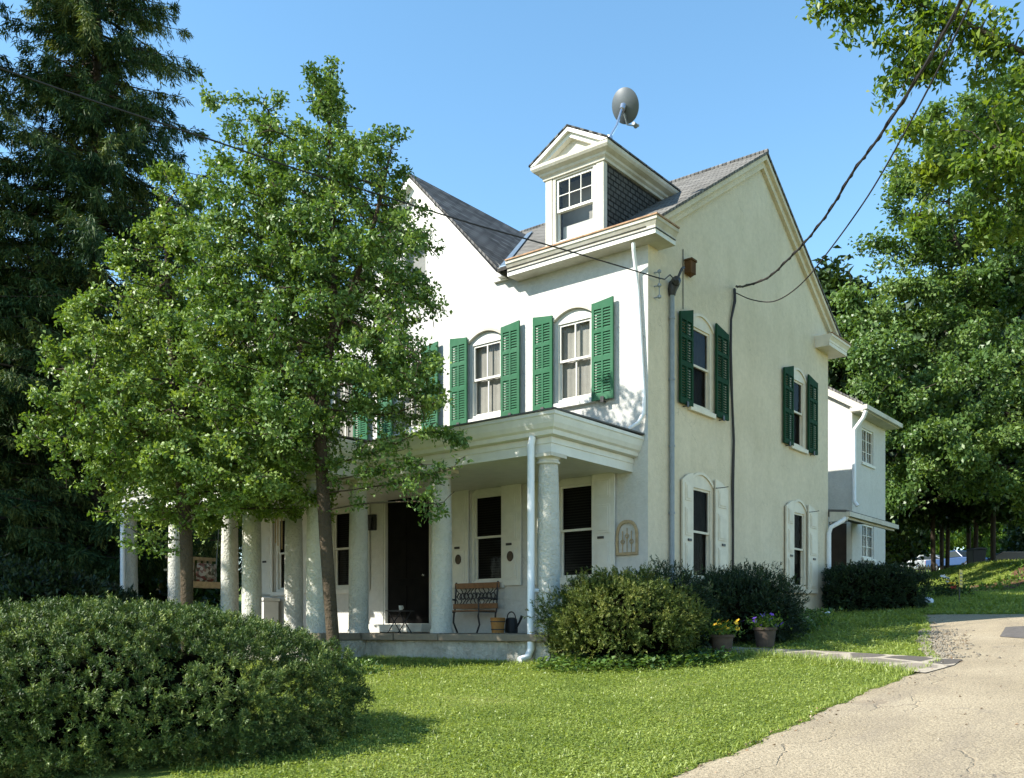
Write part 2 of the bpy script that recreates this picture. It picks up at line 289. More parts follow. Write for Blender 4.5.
# ------------------------------------------------------------------ mesh helpers
ROOT = {}                                  # object name -> world matrix of its root
class MB:
    """collects vertices and faces; build() links them as ONE mesh object"""
    def __init__(s): s.v = []; s.f = []
    def add(s, vs, fs):
        o = len(s.v); s.v += [tuple(p) for p in vs]; s.f += [tuple(i+o for i in f) for f in fs]; return s
    def box(s, a0, a1, b0, b1, c0, c1, W=None):
        P = [(x, y, z) for x in (a0, a1) for y in (b0, b1) for z in (c0, c1)]
        if W: P = [W(*p) for p in P]
        return s.add(P, [(0, 1, 3, 2), (4, 6, 7, 5), (0, 4, 5, 1), (2, 3, 7, 6), (0, 2, 6, 4), (1, 5, 7, 3)])
    def frustum(s, p0, p1, r0, r1, n=10, caps=True, ph=0.0):
        p0 = Vector(p0); p1 = Vector(p1); d = (p1-p0)
        if d.length < 1e-6: return s
        d.normalize(); u = d.orthogonal().normalized(); w = d.cross(u)
        A = [p0+(u*math.cos(2*math.pi*i/n+ph)+w*math.sin(2*math.pi*i/n+ph))*r0 for i in range(n)]
        B = [p1+(u*math.cos(2*math.pi*i/n+ph)+w*math.sin(2*math.pi*i/n+ph))*r1 for i in range(n)]
        fs = [(i, (i+1) % n, n+(i+1) % n, n+i) for i in range(n)]
        if caps: fs += [tuple(range(n-1, -1, -1)), tuple(range(n, 2*n))]
        return s.add(A+B, fs)
    def tube(s, pts, r, n=8):                # r a number or one radius per point; parallel-transported rings
        pts = [Vector(p) for p in pts]; m = len(pts)
        rr = [r]*m if isinstance(r, (int, float)) else list(r)
        u = None; rings = []
        for i in range(m):
            d = (pts[min(i+1, m-1)]-pts[max(i-1, 0)]).normalized()
            u = d.orthogonal().normalized() if u is None else (u-d*u.dot(d)).normalized()
            w = d.cross(u)
            rings.append([pts[i]+(u*math.cos(2*math.pi*k/n)+w*math.sin(2*math.pi*k/n))*rr[i] for k in range(n)])
        fs = [(i*n+k, i*n+(k+1) % n, (i+1)*n+(k+1) % n, (i+1)*n+k) for i in range(m-1) for k in range(n)]
        fs += [tuple(range(n-1, -1, -1)), tuple(range((m-1)*n, m*n))]
        return s.add([p for r_ in rings for p in r_], fs)
    def lathe(s, c, prof, n=24):             # prof: (radius, z) upwards round a vertical axis
        c = Vector(c); V = []; m = len(prof)
        for r, z in prof:
            V += [c+Vector((r*math.cos(2*math.pi*k/n), r*math.sin(2*math.pi*k/n), z)) for k in range(n)]
        fs = [(i*n+k, i*n+(k+1) % n, (i+1)*n+(k+1) % n, (i+1)*n+k) for i in range(m-1) for k in range(n)]
        fs += [tuple(range(n-1, -1, -1)), tuple(range((m-1)*n, m*n))]
        return s.add(V, fs)
    def slab(s, pts, down):                  # a flat polygon given a thickness along a vector
        pts = [Vector(p) for p in pts]; n = len(pts); d = Vector(down)
        return s.add(pts+[p+d for p in pts], [tuple(range(n)), tuple(range(2*n-1, n-1, -1))]+[(i, n+i, n+(i+1) % n, (i+1) % n) for i in range(n)])
    def prism(s, W, contour, n0, n1, holes=()):   # (a,z) outline with holes, extruded from n0 to n1
        loops = [list(contour)]+[list(h) for h in holes]
        tris = tessellate_polygon([[Vector((a, z, 0)) for a, z in lp] for lp in loops])
        flat = [q for lp in loops for q in lp]; k = len(flat)
        vs = [W(a, n0, z) for a, z in flat]+[W(a, n1, z) for a, z in flat]
        fs = [tuple(t) for t in tris]+[tuple(i+k for i in t) for t in tris]
        o = 0
        for lp in loops:
            L = len(lp); fs += [(o+i, o+(i+1) % L, k+o+(i+1) % L, k+o+i) for i in range(L)]; o += L
        return s.add(vs, fs)
    def skin(s, W, contour, holes=(), reveal=0.3):   # outer wall face plus the reveals of its openings
        loops = [list(contour)]+[list(h) for h in holes]
        tris = tessellate_polygon([[Vector((a, z, 0)) for a, z in lp] for lp in loops])
        flat = [q for lp in loops for q in lp]
        s.add([W(a, 0, z) for a, z in flat], [tuple(t) for t in tris])
        for lp in holes:
            L = len(lp)
            s.add([W(a, 0, z) for a, z in lp]+[W(a, -reveal, z) for a, z in lp], [(i, (i+1) % L, L+(i+1) % L, L+i) for i in range(L)])
        return s
    def sweep(s, path, prof, up=(0, 0, 1)):  # profile (out, up) swept along a mitred path; 'out' is to the right of travel
        path = [Vector(p) for p in path]; m = len(path); rings = []
        for i in range(m):
            d0 = (path[i]-path[i-1]).normalized() if i else None
            d1 = (path[i+1]-path[i]).normalized() if i < m-1 else None
            def nrm(d): return Vector((d.y, -d.x, 0)).normalized()
            if d0 is None: o = nrm(d1)
            elif d1 is None: o = nrm(d0)
            else:
                o = (nrm(d0)+nrm(d1)).normalized(); o = o/max(0.2, o.dot(nrm(d0)))
            rings.append([path[i]+o*a+Vector((0, 0, b)) for a, b in prof])
        n = len(prof)
        fs = [(i*n+k, i*n+(k+1) % n, (i+1)*n+(k+1) % n, (i+1)*n+k) for i in range(m-1) for k in range(n)]
        fs += [tuple(range(n-1, -1, -1)), tuple(range((m-1)*n, m*n))]
        return s.add([p for r_ in rings for p in r_], fs)
    def build(s, name, mat, parent=None, frame=None, smooth=False, bevel=0.0, root=None):
        frame = MH if frame is None else frame
        me = bpy.data.meshes.new(name)
        T = frame
        if parent is not None: T = ROOT[parent.name].inverted() @ frame
        elif root is not None: T = root.inverted() @ frame
        bm = bmesh.new()
        vs = [bm.verts.new(T @ Vector(p)) for p in s.v]
        for f in s.f:
            if len(set(f)) < 3: continue
            try: bm.faces.new([vs[i] for i in f])
            except ValueError: pass
        bmesh.ops.recalc_face_normals(bm, faces=bm.faces)
        bm.to_mesh(me); bm.free()
        me.materials.append(mat)
        if smooth:
            me.polygons.foreach_set('use_smooth', [True]*len(me.polygons))
            try: me.set_sharp_from_angle(angle=math.radians(40))
            except Exception: pass
        o = bpy.data.objects.new(name, me); COL.objects.link(o)
        if bevel:
            bv = o.modifiers.new('bevel', 'BEVEL'); bv.width = bevel; bv.segments = 2; bv.limit_method = 'ANGLE'; bv.angle_limit = math.radians(40)
        if parent is not None:
            o.parent = parent; ROOT[o.name] = ROOT[parent.name]
        else:
            R = root if root is not None else MW
            o.matrix_world = R; ROOT[o.name] = R.copy()
        return o
def tag(o, label=None, cat=None, group=None, kind=None):
    if label: o['label'] = label
    if cat: o['category'] = cat
    if group: o['group'] = group
    if kind: o['kind'] = kind
    return o
def thing(name, label, cat, base, rotz=0.0, group=None):
    o = bpy.data.objects.new(name, None); COL.objects.link(o)
    o.empty_display_size = 0.3
    Mx = Matrix.Translation(Vector(base)) @ Matrix.Rotation(rotz, 4, 'Z')
    o.location = Vector(base); o.rotation_euler = (0, 0, rotz)
    ROOT[o.name] = Mx
    return tag(o, label, cat, group)
HROT = math.atan2(RH.y, RH.x)
def lroot(p, rotz=0.0): return Matrix.Translation(Vector(p)) @ Matrix.Rotation(rotz, 4, 'Z')

def mesh_np(name, V, faces_n, idx, mat, var=None, parent=None, base=None, link=True):
    """fast mesh: V (n,3) world coordinates, every face with faces_n corners"""
    V = np.asarray(V, np.float32)
    if parent is not None:
        inv = np.array(ROOT[parent.name].inverted()); V = V @ inv[:3, :3].T + inv[:3, 3]
    elif base is not None: V = V-np.asarray(base, np.float32)
    me = bpy.data.meshes.new(name); nf = len(idx)//faces_n
    me.vertices.add(len(V)); me.vertices.foreach_set('co', V.astype(np.float32).ravel())
    me.loops.add(len(idx)); me.loops.foreach_set('vertex_index', np.asarray(idx, np.int32))
    me.polygons.add(nf); me.polygons.foreach_set('loop_start', np.arange(nf, dtype=np.int32)*faces_n)
    if var is not None:
        a = me.attributes.new('var', 'FLOAT', 'FACE'); a.data.foreach_set('value', np.asarray(var, np.float32))
    me.update(calc_edges=True); me.materials.append(mat)
    if not link: return me
    o = bpy.data.objects.new(name, me); COL.objects.link(o)
    if parent is not None: o.parent = parent; ROOT[o.name] = ROOT[parent.name]
    elif base is not None: o.location = Vector([float(c) for c in base])
    return o
def unit(a): return a/np.maximum(np.linalg.norm(a, axis=1, keepdims=True), 1e-9)
def leaf_arrays(pos, ax, nrm, ln, wd, fold=0.25, droop=0.0):
    """each leaf a folded diamond of four vertices"""
    ax = unit(ax); nrm = unit(nrm-ax*(nrm*ax).sum(1, keepdims=True)); sd = np.cross(nrm, ax)
    ln = ln[:, None]; wd = wd[:, None]
    mid = pos+ax*ln*0.45
    A = pos; L = mid+sd*wd*0.5+nrm*wd*fold; T = pos+ax*ln-nrm*ln*droop; Rr = mid-sd*wd*0.5+nrm*wd*fold
    V = np.stack([A, L, T, Rr], 1).reshape(-1, 3)
    return V, np.arange(len(V))
def rand_dirs(n): return unit(rng.normal(size=(n, 3)))

# ------------------------------------------------------------------ the setting: ground, drive, path
def sheet_grid(name, xs, ys, mat, zf, frame=MW, root=None, keep=None):
    xs = np.asarray(xs); ys = np.asarray(ys)
    X, Y = np.meshgrid(xs, ys, indexing='ij'); nx, ny = X.shape
    i, j = np.meshgrid(np.arange(nx-1), np.arange(ny-1), indexing='ij')
    q = np.stack([i*ny+j, (i+1)*ny+j, (i+1)*ny+j+1, i*ny+j+1], -1).reshape(-1)
    fr = np.array(frame)
    P = np.stack([X.ravel(), Y.ravel(), np.zeros(nx*ny)], 1) @ fr[:3, :3].T + fr[:3, 3]
    P[:, 2] = zf(P[:, 0], P[:, 1])
    if root is not None:
        inv = np.array(root.inverted()); P = P @ inv[:3, :3].T + inv[:3, 3]
    if keep is not None:
        c = np.stack([(X[:-1, :-1]+X[1:, 1:])/2, (Y[:-1, :-1]+Y[1:, 1:])/2], -1).reshape(-1, 2)
        q = q.reshape(-1, 4)[keep(c[:, 0], c[:, 1])].ravel()
    o = mesh_np(name, P, 4, q, mat)
    if root is not None: o.matrix_world = root; ROOT[o.name] = root
    return o
def axis(a, b, na, lo, hi, step):
    return np.unique(np.concatenate([np.linspace(a, lo, na), np.arange(lo, hi, step), np.linspace(hi, b, na)]))
tag(sheet_grid('lawn', axis(-420, 420, 24, -16, 26, 0.5), axis(-60, 900, 30, -6, 66, 0.5), M['ground'], gz), kind='structure')
LROOT = MH.copy()
LROOT.translation = (C0.x, C0.y, 1.15)
def edge_wob(x): return -5.08+0.035*np.sin(x*1.1)+0.022*np.sin(x*4.7+1)+0.018*np.sin(x*11.1)+0.012*np.sin(x*23)
def drive_left(x):                       # the drive's left edge in house axes (it swings left past the house corner)
    return edge_wob(x)+np.clip((x+1.0)/0.25, 0, 1)*0.17+np.clip(x+0.8, 0, None)*0.285
def drive_sheet():
    us = np.arange(-34, 6.95, 0.12); vs = np.concatenate([[0, 0.02, 0.05, 0.09, 0.15, 0.25], np.linspace(0.4, 1, 12)])
    P = []
    for u in us:
        l = float(drive_left(np.array(u))); r = -8.9+0.08*math.sin(u*1.3)-max(0, u-1.0)*1.5
        for t in vs:
            w = hw(float(u), l+(r-l)*t); edge = min(1, t*40)*0.0
            P.append((w.x, w.y, g1(w.x, w.y)+0.018*min(1, 0.35+t*25)))
    nx, ny = len(us), len(vs)
    i, j = np.meshgrid(np.arange(nx-1), np.arange(ny-1), indexing='ij')
    q = np.stack([i*ny+j, (i+1)*ny+j, (i+1)*ny+j+1, i*ny+j+1], -1).reshape(-1)
    P = np.array(P); inv = np.array(LROOT.inverted()); P = P @ inv[:3, :3].T + inv[:3, 3]
    o = mesh_np('driveway', P, 4, q, M['drive']); o.matrix_world = LROOT; tag(o, kind='structure')
drive_sheet()
def poly_sheet(name, pts, mat, lift, root=LROOT):    # a flat polygon in house axes laid on the ground
    b = MB(); V = []
    for x, y in pts:
        w = hw(x, y); V.append((x, y, g1(w.x, w.y)+lift))
    b.add(V, [tuple(range(len(V)))])
    o = b.build(name, mat, None, MH, root=root); tag(o, kind='structure'); return o
# flagstone path from the drive to the porch end
walk = [(-0.98, -5.30), (-0.78, -4.84), (-0.38, -3.44), (-0.15, -2.24), (0.05, -1.2), (-0.4, -0.55), (-1.1, -0.6), (-0.95, -1.6), (-0.85, -2.4), (-1.30, -3.43), (-1.75, -4.43), (-2.28, -4.95), (-2.40, -5.22), (-1.6, -5.34)]
poly_sheet('flagstone_path', walk, M['path'], 0.028)
poly_sheet('asphalt_patch', [(2.2, -5.1), (3.9, -4.85), (4.3, -5.3), (4.2, -7.4), (2.6, -7.2), (1.7, -5.9)], M['patch'], 0.026)

# ------------------------------------------------------------------ the house
house = thing('white_house', 'large white stuccoed house with green shutters, dormer and columned porch', 'house', (C0.x, C0.y, 1.15), HROT)
WF = lambda a, n, z: (-n, a, z)          # front wall: a to the left, n outward
WG = lambda a, n, z: (a, -n, z)          # gable wall: a away from the viewer, n outward
def H(mb, name, mat, parent=house, **k): return mb.build(name, mat, parent, MH, **k)
def arch(a0, a1, z0, z1, rise, n=14):
    c = [(a0, z0), (a1, z0)]
    for i in range(n+1):
        t = i/n; c.append((a1+(a0-a1)*t, z1+rise*(1-(2*t-1)**2)))
    return c
FW = [1.557, 3.67, 5.80, 7.90, 9.95]; HWID = 0.365
GWX = [1.95, 6.68]
op_f2 = [arch(c-HWID-0.06, c+HWID+0.06, 5.83, 7.33, 0.16) for c in FW]
op_f1 = [arch(c-HWID-0.06, c+HWID+0.06, 2.52, 4.33, 0.18) for c in FW if c != 5.80]
op_door = [(5.20, 1.56), (6.60, 1.56), (6.60, 4.48), (5.20, 4.48)]
op_attic = arch(5.30, 6.05, 8.60, 9.75, 0.16)
GH = [0.39, 0.36]; GL = [1.975, 6.74]
op_g2 = [arch(c-h-0.05, c+h+0.12, 5.80, 7.34, 0.20) for c, h in zip(GWX, GH)]
op_g1 = [arch(c-h-0.06, c+h+0.08, 2.56, 4.33, 0.20) for c, h in zip(GL, GH)]
roofz = lambda x: 8.50+0.64*(x+0.35) if x <= 4.65 else 11.70-0.645*(x-4.65)
MF = []
b = MB(); b.skin(WF, [(0, 0.9), (11.3, 0.9), (11.3, 8.5), (8.2, 8.5), (5.65, 11.05), (3.1, 8.5), (0, 8.5)], op_f2+op_f1+[op_door, op_attic], 0.26)
H(b, 'front_wall', M['stucco_white'])
b = MB(); b.skin(WG, [(0, 0.9), (8.6, 0.9), (8.6, roofz(8.6)-0.08), (4.65, 11.6), (0, roofz(0)-0.08)], op_g2+op_g1, 0.26)
H(b, 'gable_wall', M['stucco_cream'])
b = MB(); b.add([(0, 11.3, 0.6), (8.6, 11.3, 0.6), (8.6, 11.3, 9.0), (4.65, 11.3, 11.6), (0, 11.3, 8.6)], [(0, 1, 2, 3, 4)])
b.add([(8.6, 0, 0.9), (8.6, 11.3, 0.9), (8.6, 11.3, 9.05), (8.6, 0, 9.05)], [(0, 1, 2, 3)])
H(b, 'rear_wall', M['stucco_white'])
# roofs
b = MB()
b.slab([(-0.36, -0.17, roofz(-0.36)), (4.65, -0.17, 11.70), (4.65, 5.65, 11.70), (3.90, 5.65, roofz(3.90)), (-0.36, 3.10, roofz(-0.36))], (0, 0, -0.055))
b.slab([(-0.36, 11.47, roofz(-0.36)), (4.65, 11.47, 11.70), (4.65, 5.65, 11.70), (3.90, 5.65, roofz(3.90)), (-0.36, 8.20, roofz(-0.36))], (0, 0, -0.055))
b.slab([(4.65, -0.17, 11.70), (9.30, -0.17, roofz(9.30)), (9.30, 11.47, roofz(9.30)), (4.65, 11.47, 11.70)], (0, 0, -0.055))
roof = H(b, 'roof', M['roof_main'])
b = MB(); b.tube([(4.65, -0.175, 11.70), (4.65, 11.475, 11.70)], 0.05, 6); H(b, 'ridge_cap', M['roof_cross'], roof)
zv = roofz(-0.2)
b = MB()
b.slab([(-0.20, 5.65, 11.18), (3.84, 5.65, 11.18), (-0.36, 3.12, 8.50), (-0.20, 3.12, 8.50)], (0, 0, -0.055))
b.slab([(-0.20, 5.65, 11.18), (3.84, 5.65, 11.18), (-0.36, 8.18, 8.50), (-0.20, 8.18, 8.50)], (0, 0, -0.055))
xr = H(b, 'cross_gable_roof', M['roof_cross'])
b = MB(); b.slab([(-0.33, 3.07, 8.545), (-0.33, 2.90, 8.545), (3.80, 5.42, 11.20), (3.84, 5.62, 11.21)], (0, 0, -0.02)); H(b, 'valley_flashing', M['flash'], xr)
# rake boards
b = MB()
b.prism(WG, [(-0.10, roofz(-0.10)-0.06), (4.65, 11.635), (9.25, roofz(9.25)-0.06), (9.25, roofz(9.25)-0.31), (4.65, 11.37), (-0.10, roofz(-0.10)-0.31)], 0.002, 0.075)
b.prism(WG, [(-0.10, roofz(-0.10)-0.06), (4.65, 11.635), (9.25, roofz(9.25)-0.06), (9.25, roofz(9.25)-0.16), (4.65, 11.53), (-0.10, roofz(-0.10)-0.16)], 0.075, 0.145)
H(b, 'rake_board', M['stucco_cream'])
b = MB()
b.prism(WF, [(3.10, 8.40), (5.65, 11.08), (8.20, 8.40), (7.86, 8.40), (5.65, 10.70), (3.44, 8.40)], 0.002, 0.07)
b.prism(WF, [(3.10, 8.42), (5.65, 11.08), (8.20, 8.42), (8.06, 8.42), (5.65, 10.94), (3.24, 8.42)], 0.07, 0.19)
H(b, 'front_rake_board', M['paint'])
# main cornice with its gutter and the return round the corner
prof = [(0.002, 8.30), (0.33, 8.30), (0.33, 8.385), (0.345, 8.395), (0.35, 8.44), (0.385, 8.50), (0.405, 8.52), (0.405, 8.575), (0.002, 8.575)]
def cornice(path, mat, name='cornice', pr=prof, dz=0.0):
    b = MB(); b.sweep([(x, y, dz) for x, y in path], pr); return H(b, name, mat)
rimp = [(0.37, 8.577), (0.425, 8.577), (0.425, 8.602), (0.37, 8.602)]
for pth, mt in (([(0, 2.86), (0, 0), (0.36, 0)], 'paint_old'), ([(0, 11.3), (0, 8.2)], 'paint_old'), ([(7.75, 0), (8.6, 0), (8.6, 11.3)], 'paint_cream')):
    c = cornice(pth, M[mt])
    bb = MB(); bb.sweep([(x, y, 0) for x, y in pth], rimp); H(bb, 'gutter_rim', M['copper'], c)
    bb = MB(); bb.sweep([(x, y, 0) for x, y in pth], [(0.32, 8.303), (0.342, 8.303), (0.342, 8.382), (0.32, 8.382)]); H(bb, 'fascia', M['paint'] if mt != 'paint_cream' else M['paint_cream'], c)
b = MB(); b.sweep([(0, 2.86, 0), (0, 0, 0), (0.34, 0, 0)], [(0.332, 8.384), (0.36, 8.384), (0.36, 8.394), (0.332, 8.394)]); H(b, 'dark_strip', M['metal_dark'])  # thin dark line between gutter and fascia

# ---- windows
def wbox(b, W, a0, a1, n0, n1, z0, z1): return b.box(a0, a1, n0, n1, z0, z1, lambda a, n, z: W(a, n, z))
def hood(W, c, half, z, rise, par, mat, w=0.055, pr=0.05):
    b = MB(); n = 16; up = []; dn = []
    for i in range(n+1):
        t = 2*i/n-1; zz = z+rise*(1-t*t); up.append((c+t*(half+0.04), zz+w)); dn.append((c+t*half, zz))
    b.prism(W, up+dn[::-1], 0.0, pr); b.build('hood_mould', mat, par, MH)
def window(W, c, z0, z1, rise, op, trim, glass, curtain, cdepth=0.20, wavy=True, sill=True, muntin=True, hw_=HWID, rec=0.0):
    a0, a1 = c-hw_, c+hw_; zm = (z0+z1)/2+0.02
    b = MB(); b.prism(W, op, -0.15+rec, -0.055+rec, [[(a0+0.002, z0), (a1-0.002, z0), (a1-0.002, z1), (a0+0.002, z1)]])
    fr = H(b, 'window', trim)
    for lo, hi, n0 in ((zm-0.025, z1, -0.115+rec), (z0, zm+0.025, -0.148+rec)):
        b = MB(); s = 0.042
        wbox(b, W, a0+0.003, a0+s, n0, n0+0.034, lo, hi); wbox(b, W, a1-s, a1-0.003, n0, n0+0.034, lo, hi)
        wbox(b, W, a0+s, a1-s, n0, n0+0.034, hi-s, hi); wbox(b, W, a0+s, a1-s, n0, n0+0.034, lo, lo+s)
        if muntin: wbox(b, W, c-0.013, c+0.013, n0+0.003, n0+0.031, lo+s, hi-s)
        H(b, 'sash', trim, fr)
    b = MB()
    for lo, hi, n0 in ((zm, z1-0.03, -0.10+rec), (z0+0.03, zm, -0.133+rec)):
        b.add([W(a0+0.02, n0, lo), W(a1-0.02, n0, lo), W(a1-0.02, n0, hi), W(a0+0.02, n0, hi)], [(0, 1, 2, 3)])
    H(b, 'glass_pane', glass, fr)
    b = MB(); n = 40; top = z1+0.04
    us = [a0-0.05+(a1-a0+0.10)*i/n for i in range(n+1)]
    dep = [(-cdepth+(0.004*math.sin(i*1.05+c)+0.005*math.sin(i*0.41) if wavy else 0)) for i in range(n+1)]
    b.add([W(u, d, z0-0.05) for u, d in zip(us, dep)]+[W(u, d, top) for u, d in zip(us, dep)], [(i, i+1, n+2+i, n+1+i) for i in range(n)])
    H(b, 'curtain' if wavy else 'blind', curtain, fr, smooth=wavy)
    if sill:
        b = MB(); wbox(b, W, a0-0.12, a1+0.12, -0.10, 0.075, z0-0.16, z0-0.065); H(b, 'sill', trim, fr, bevel=0.008)
    return fr
def louver_shutter(W, a0, a1, z0, z1, par, mat, n=0.085, slope=0.05, right=False):
    t = 0.038; b = MB(); st = 0.055; mid = (a0+a1)/2
    zt0, zt1 = (z1-slope, z1) if not right else (z1, z1-slope)
    b.prism(W, [(a0, z0), (a0+st, z0), (a0+st, zt0+(zt1-zt0)*0.1), (a0, zt0)], n, n+t)
    b.prism(W, [(a1-st, z0), (a1, z0), (a1, zt1), (a1-st, zt1-(zt1-zt0)*0.1)], n, n+t)
    h = z1-z0; rails = [(z0, z0+0.10), (z0+h*0.385, z0+h*0.385+0.085), (z0+h*0.67, z0+h*0.67+0.06)]
    for lo, hi in rails: wbox(b, W, a0+st, a1-st, n+0.001, n+t-0.001, lo, hi)
    b.prism(W, [(a0+st, z1-slope-0.12), (a1-st, z1-slope-0.12), (a1-st, zt1-(zt1-zt0)*0.1-0.002), (a0+st, zt0+(zt1-zt0)*0.1-0.002)], n+0.001, n+t-0.001)
    secs = [(z0+0.10, rails[1][0]), (rails[1][1], rails[2][0]), (rails[2][1], z1-slope-0.12)]
    for lo, hi in secs:
        wbox(b, W, mid-0.019, mid+0.019, n+0.002, n+t-0.002, lo, hi)
        k = max(3, int((hi-lo)/0.046))
        for i in range(k):
            zc = lo+(i+0.5)*(hi-lo)/k
            for u0, u1 in ((a0+st, mid-0.019), (mid+0.019, a1-st)):
                b.add([W(u0, n+0.004, zc+0.028), W(u1, n+0.004, zc+0.028), W(u1, n+t-0.004, zc-0.016), W(u0, n+t-0.004, zc-0.016),
                       W(u0, n+0.004, zc+0.021), W(u1, n+0.004, zc+0.021), W(u1, n+t-0.004, zc-0.023), W(u0, n+t-0.004, zc-0.023)],
                      [(0, 1, 2, 3), (4, 7, 6, 5), (3, 2, 6, 7), (0, 4, 5, 1)])
    o = H(b, 'shutter', mat, par)
    b = MB(); b.frustum(W(mid-0.02, 0.0, z0-0.03), W(mid-0.02, n+t+0.03, z0-0.03), 0.010, 0.010, 6); wbox(b, W, mid-0.05, mid+0.02, n+t+0.015, n+t+0.03, z0-0.05, z0+0.05)
    H(b, 'shutter_dog', M['metal_dark'], par)
    return o
def panel_shutter(W, a0, a1, z0, z1, par, mat, n=0.03, slope=0.06, right=False):
    t = 0.035; b = MB(); zt0, zt1 = (z1-slope, z1) if not right else (z1, z1-slope)
    if right: zt0, zt1 = z1-0.0, z1-slope
    b.prism(W, [(a0, z0), (a1, z0), (a1, zt1), ((a0+a1)/2, max(zt0, zt1)-slope*0.3), (a0, zt0)], n, n+t)
    h = z1-z0
    for lo, hi in ((0.06, 0.36), (0.43, 0.68), (0.74, 0.90)):
        b.box(a0+0.09, a1-0.09, n+t, n+t+0.012, z0+h*lo, z0+h*hi, lambda a, m, z: W(a, m, z))
        b.box(a0+0.13, a1-0.13, n+t+0.012, n+t+0.022, z0+h*lo+0.04, z0+h*hi-0.04, lambda a, m, z: W(a, m, z))
    o = H(b, 'shutter', mat, par, bevel=0.004)
    b = MB(); zc = z0+h*0.38; wbox(b, W, (a0+a1)/2-0.02, (a0+a1)/2+0.11, n+t, n+t+0.02, zc, zc+0.045)
    H(b, 'shutter_latch', M['metal_dark'], par); b = MB(); wbox(b, W, (a0+a1)/2+0.03, (a0+a1)/2+0.06, n+t, n+t+0.02, zc-0.18, zc-0.14)
    H(b, 'shutter_latch', M['metal_dark'], par)
    return o
for i, c in enumerate(FW):
    f2 = window(WF, c, 5.87, 7.28, 0.2, op_f2[i], M['paint'], M['glass_screen'], M['curtain_pale'], 0.14, rec=0.05)
    hood(WF, c, HWID+0.07, 7.345, 0.16, f2, M['paint_old'], 0.045, 0.06)
    louver_shutter(WF, c+0.435, c+0.885, 5.72, 7.50, f2, M['green'], n=0.065)
    louver_shutter(WF, c-0.90, c-0.445, 5.72, 7.52, f2, M['green'], right=True, n=0.065)
k = 0
for c in FW:
    if c == 5.80: continue
    f1 = window(WF, c, 2.58, 4.28, 0.18, op_f1[k], M['paint'], M['glass_dark'], M['blind_dark'], 0.17, wavy=False, muntin=False); k += 1
    panel_shutter(WF, c+0.43, c+0.91, 2.46, 4.50, f1, M['paint']); panel_shutter(WF, c-0.91, c-0.43, 2.46, 4.50, f1, M['paint'], right=True)
b = MB(); b.prism(WF, op_attic, -0.12, -0.04, [[(5.36, 8.66), (5.99, 8.66), (5.99, 9.72), (5.36, 9.72)]])
at_w = H(b, 'window', M['paint'])
b = MB(); b.add([WF(a, -0.09, z) for a, z in ((5.36, 8.66), (5.99, 8.66), (5.99, 9.72), (5.36, 9.72))], [(0, 1, 2, 3)]); H(b, 'glass_pane', M['glass_screen'], at_w)
b = MB(); b.add([WF(a, -0.2, z) for a, z in ((5.30, 8.60), (6.05, 8.60), (6.05, 9.9), (5.30, 9.9))], [(0, 1, 2, 3)]); H(b, 'blind', M['curtain_pale'], at_w)
for i, c in enumerate(GWX):
    h = GH[i]; cl_ = GL[i]
    g2 = window(WG, c, 5.84, 7.30, 0.2, op_g2[i], M['paint_cream'], M['glass_dark'], M['curtain_dark'], 0.12, muntin=False, hw_=h, rec=0.05)
    hood(WG, c+0.03, h+0.09, 7.34, 0.20, g2, M['paint_cream'], 0.05, 0.02)
    louver_shutter(WG, c-0.92, c-h-0.04, 5.74, 7.54, g2, M['green_in_shade'], n=0.04, slope=0.14)
    louver_shutter(WG, c+h+0.13, c+1.06, 5.74, 7.54, g2, M['green_in_shade'], right=True, n=0.04, slope=0.10)
    g1_ = window(WG, cl_, 2.60, 4.28, 0.2, op_g1[i], M['paint_cream'], M['glass_dark'], M['curtain_dark'], 0.12, muntin=False, hw_=h, rec=0.05)
    hood(WG, cl_, h+0.08, 4.34, 0.20, g1_, M['paint_cream'], 0.05, 0.02)
    panel_shutter(WG, cl_-0.84, cl_-h-0.04, 2.46, 4.52, g1_, M['paint_cream'], slope=0.16); panel_shutter(WG, cl_+h+0.10, cl_+1.02, 2.46, 4.52, g1_, M['paint_cream'], right=True, slope=0.16)
    b = MB(); b.tube([WG(cl_+0.46, 0.07, 4.34), WG(cl_+0.60, 0.16, 4.36), WG(cl_+0.74, 0.20, 4.39)], 0.008, 5); H(b, 'hinge_strap', M['metal_dark'], g1_)
# front door with its white jambs and step
b = MB(); b.prism(WF, op_door, -0.2, -0.02, [[(5.25, 1.74), (6.56, 1.74), (6.56, 4.44), (5.25, 4.44)]]); door_fr = H(b, 'door_frame', M['paint'])
b = MB(); wbox(b, WF, 5.252, 6.558, -0.16, -0.10, 1.742, 4.438)
for u in (5.38, 5.97):
    for lo, hi in ((1.9, 2.55), (2.7, 3.5), (3.62, 4.25)): wbox(b, WF, u, u+0.45, -0.10, -0.085, lo, hi)
dr = H(b, 'front_door', M['black'], bevel=0.006)
b = MB(); b.frustum(WF(5.44, -0.10, 2.75), WF(5.44, -0.03, 2.75), 0.03, 0.03, 10); H(b, 'handle', M['chrome'], dr)
b = MB(); b.box(-0.34, -0.005, 5.12, 6.72, 1.555, 1.72); H(b, 'door_step', M['paint'], bevel=0.01)
b = MB(); b.box(-0.10, -0.0, 6.80, 6.98, 3.78, 4.12); b.frustum((-0.16, 6.89, 3.80), (-0.16, 6.89, 4.05), 0.05, 0.08, 8); H(b, 'wall_lantern', M['metal_dark'])

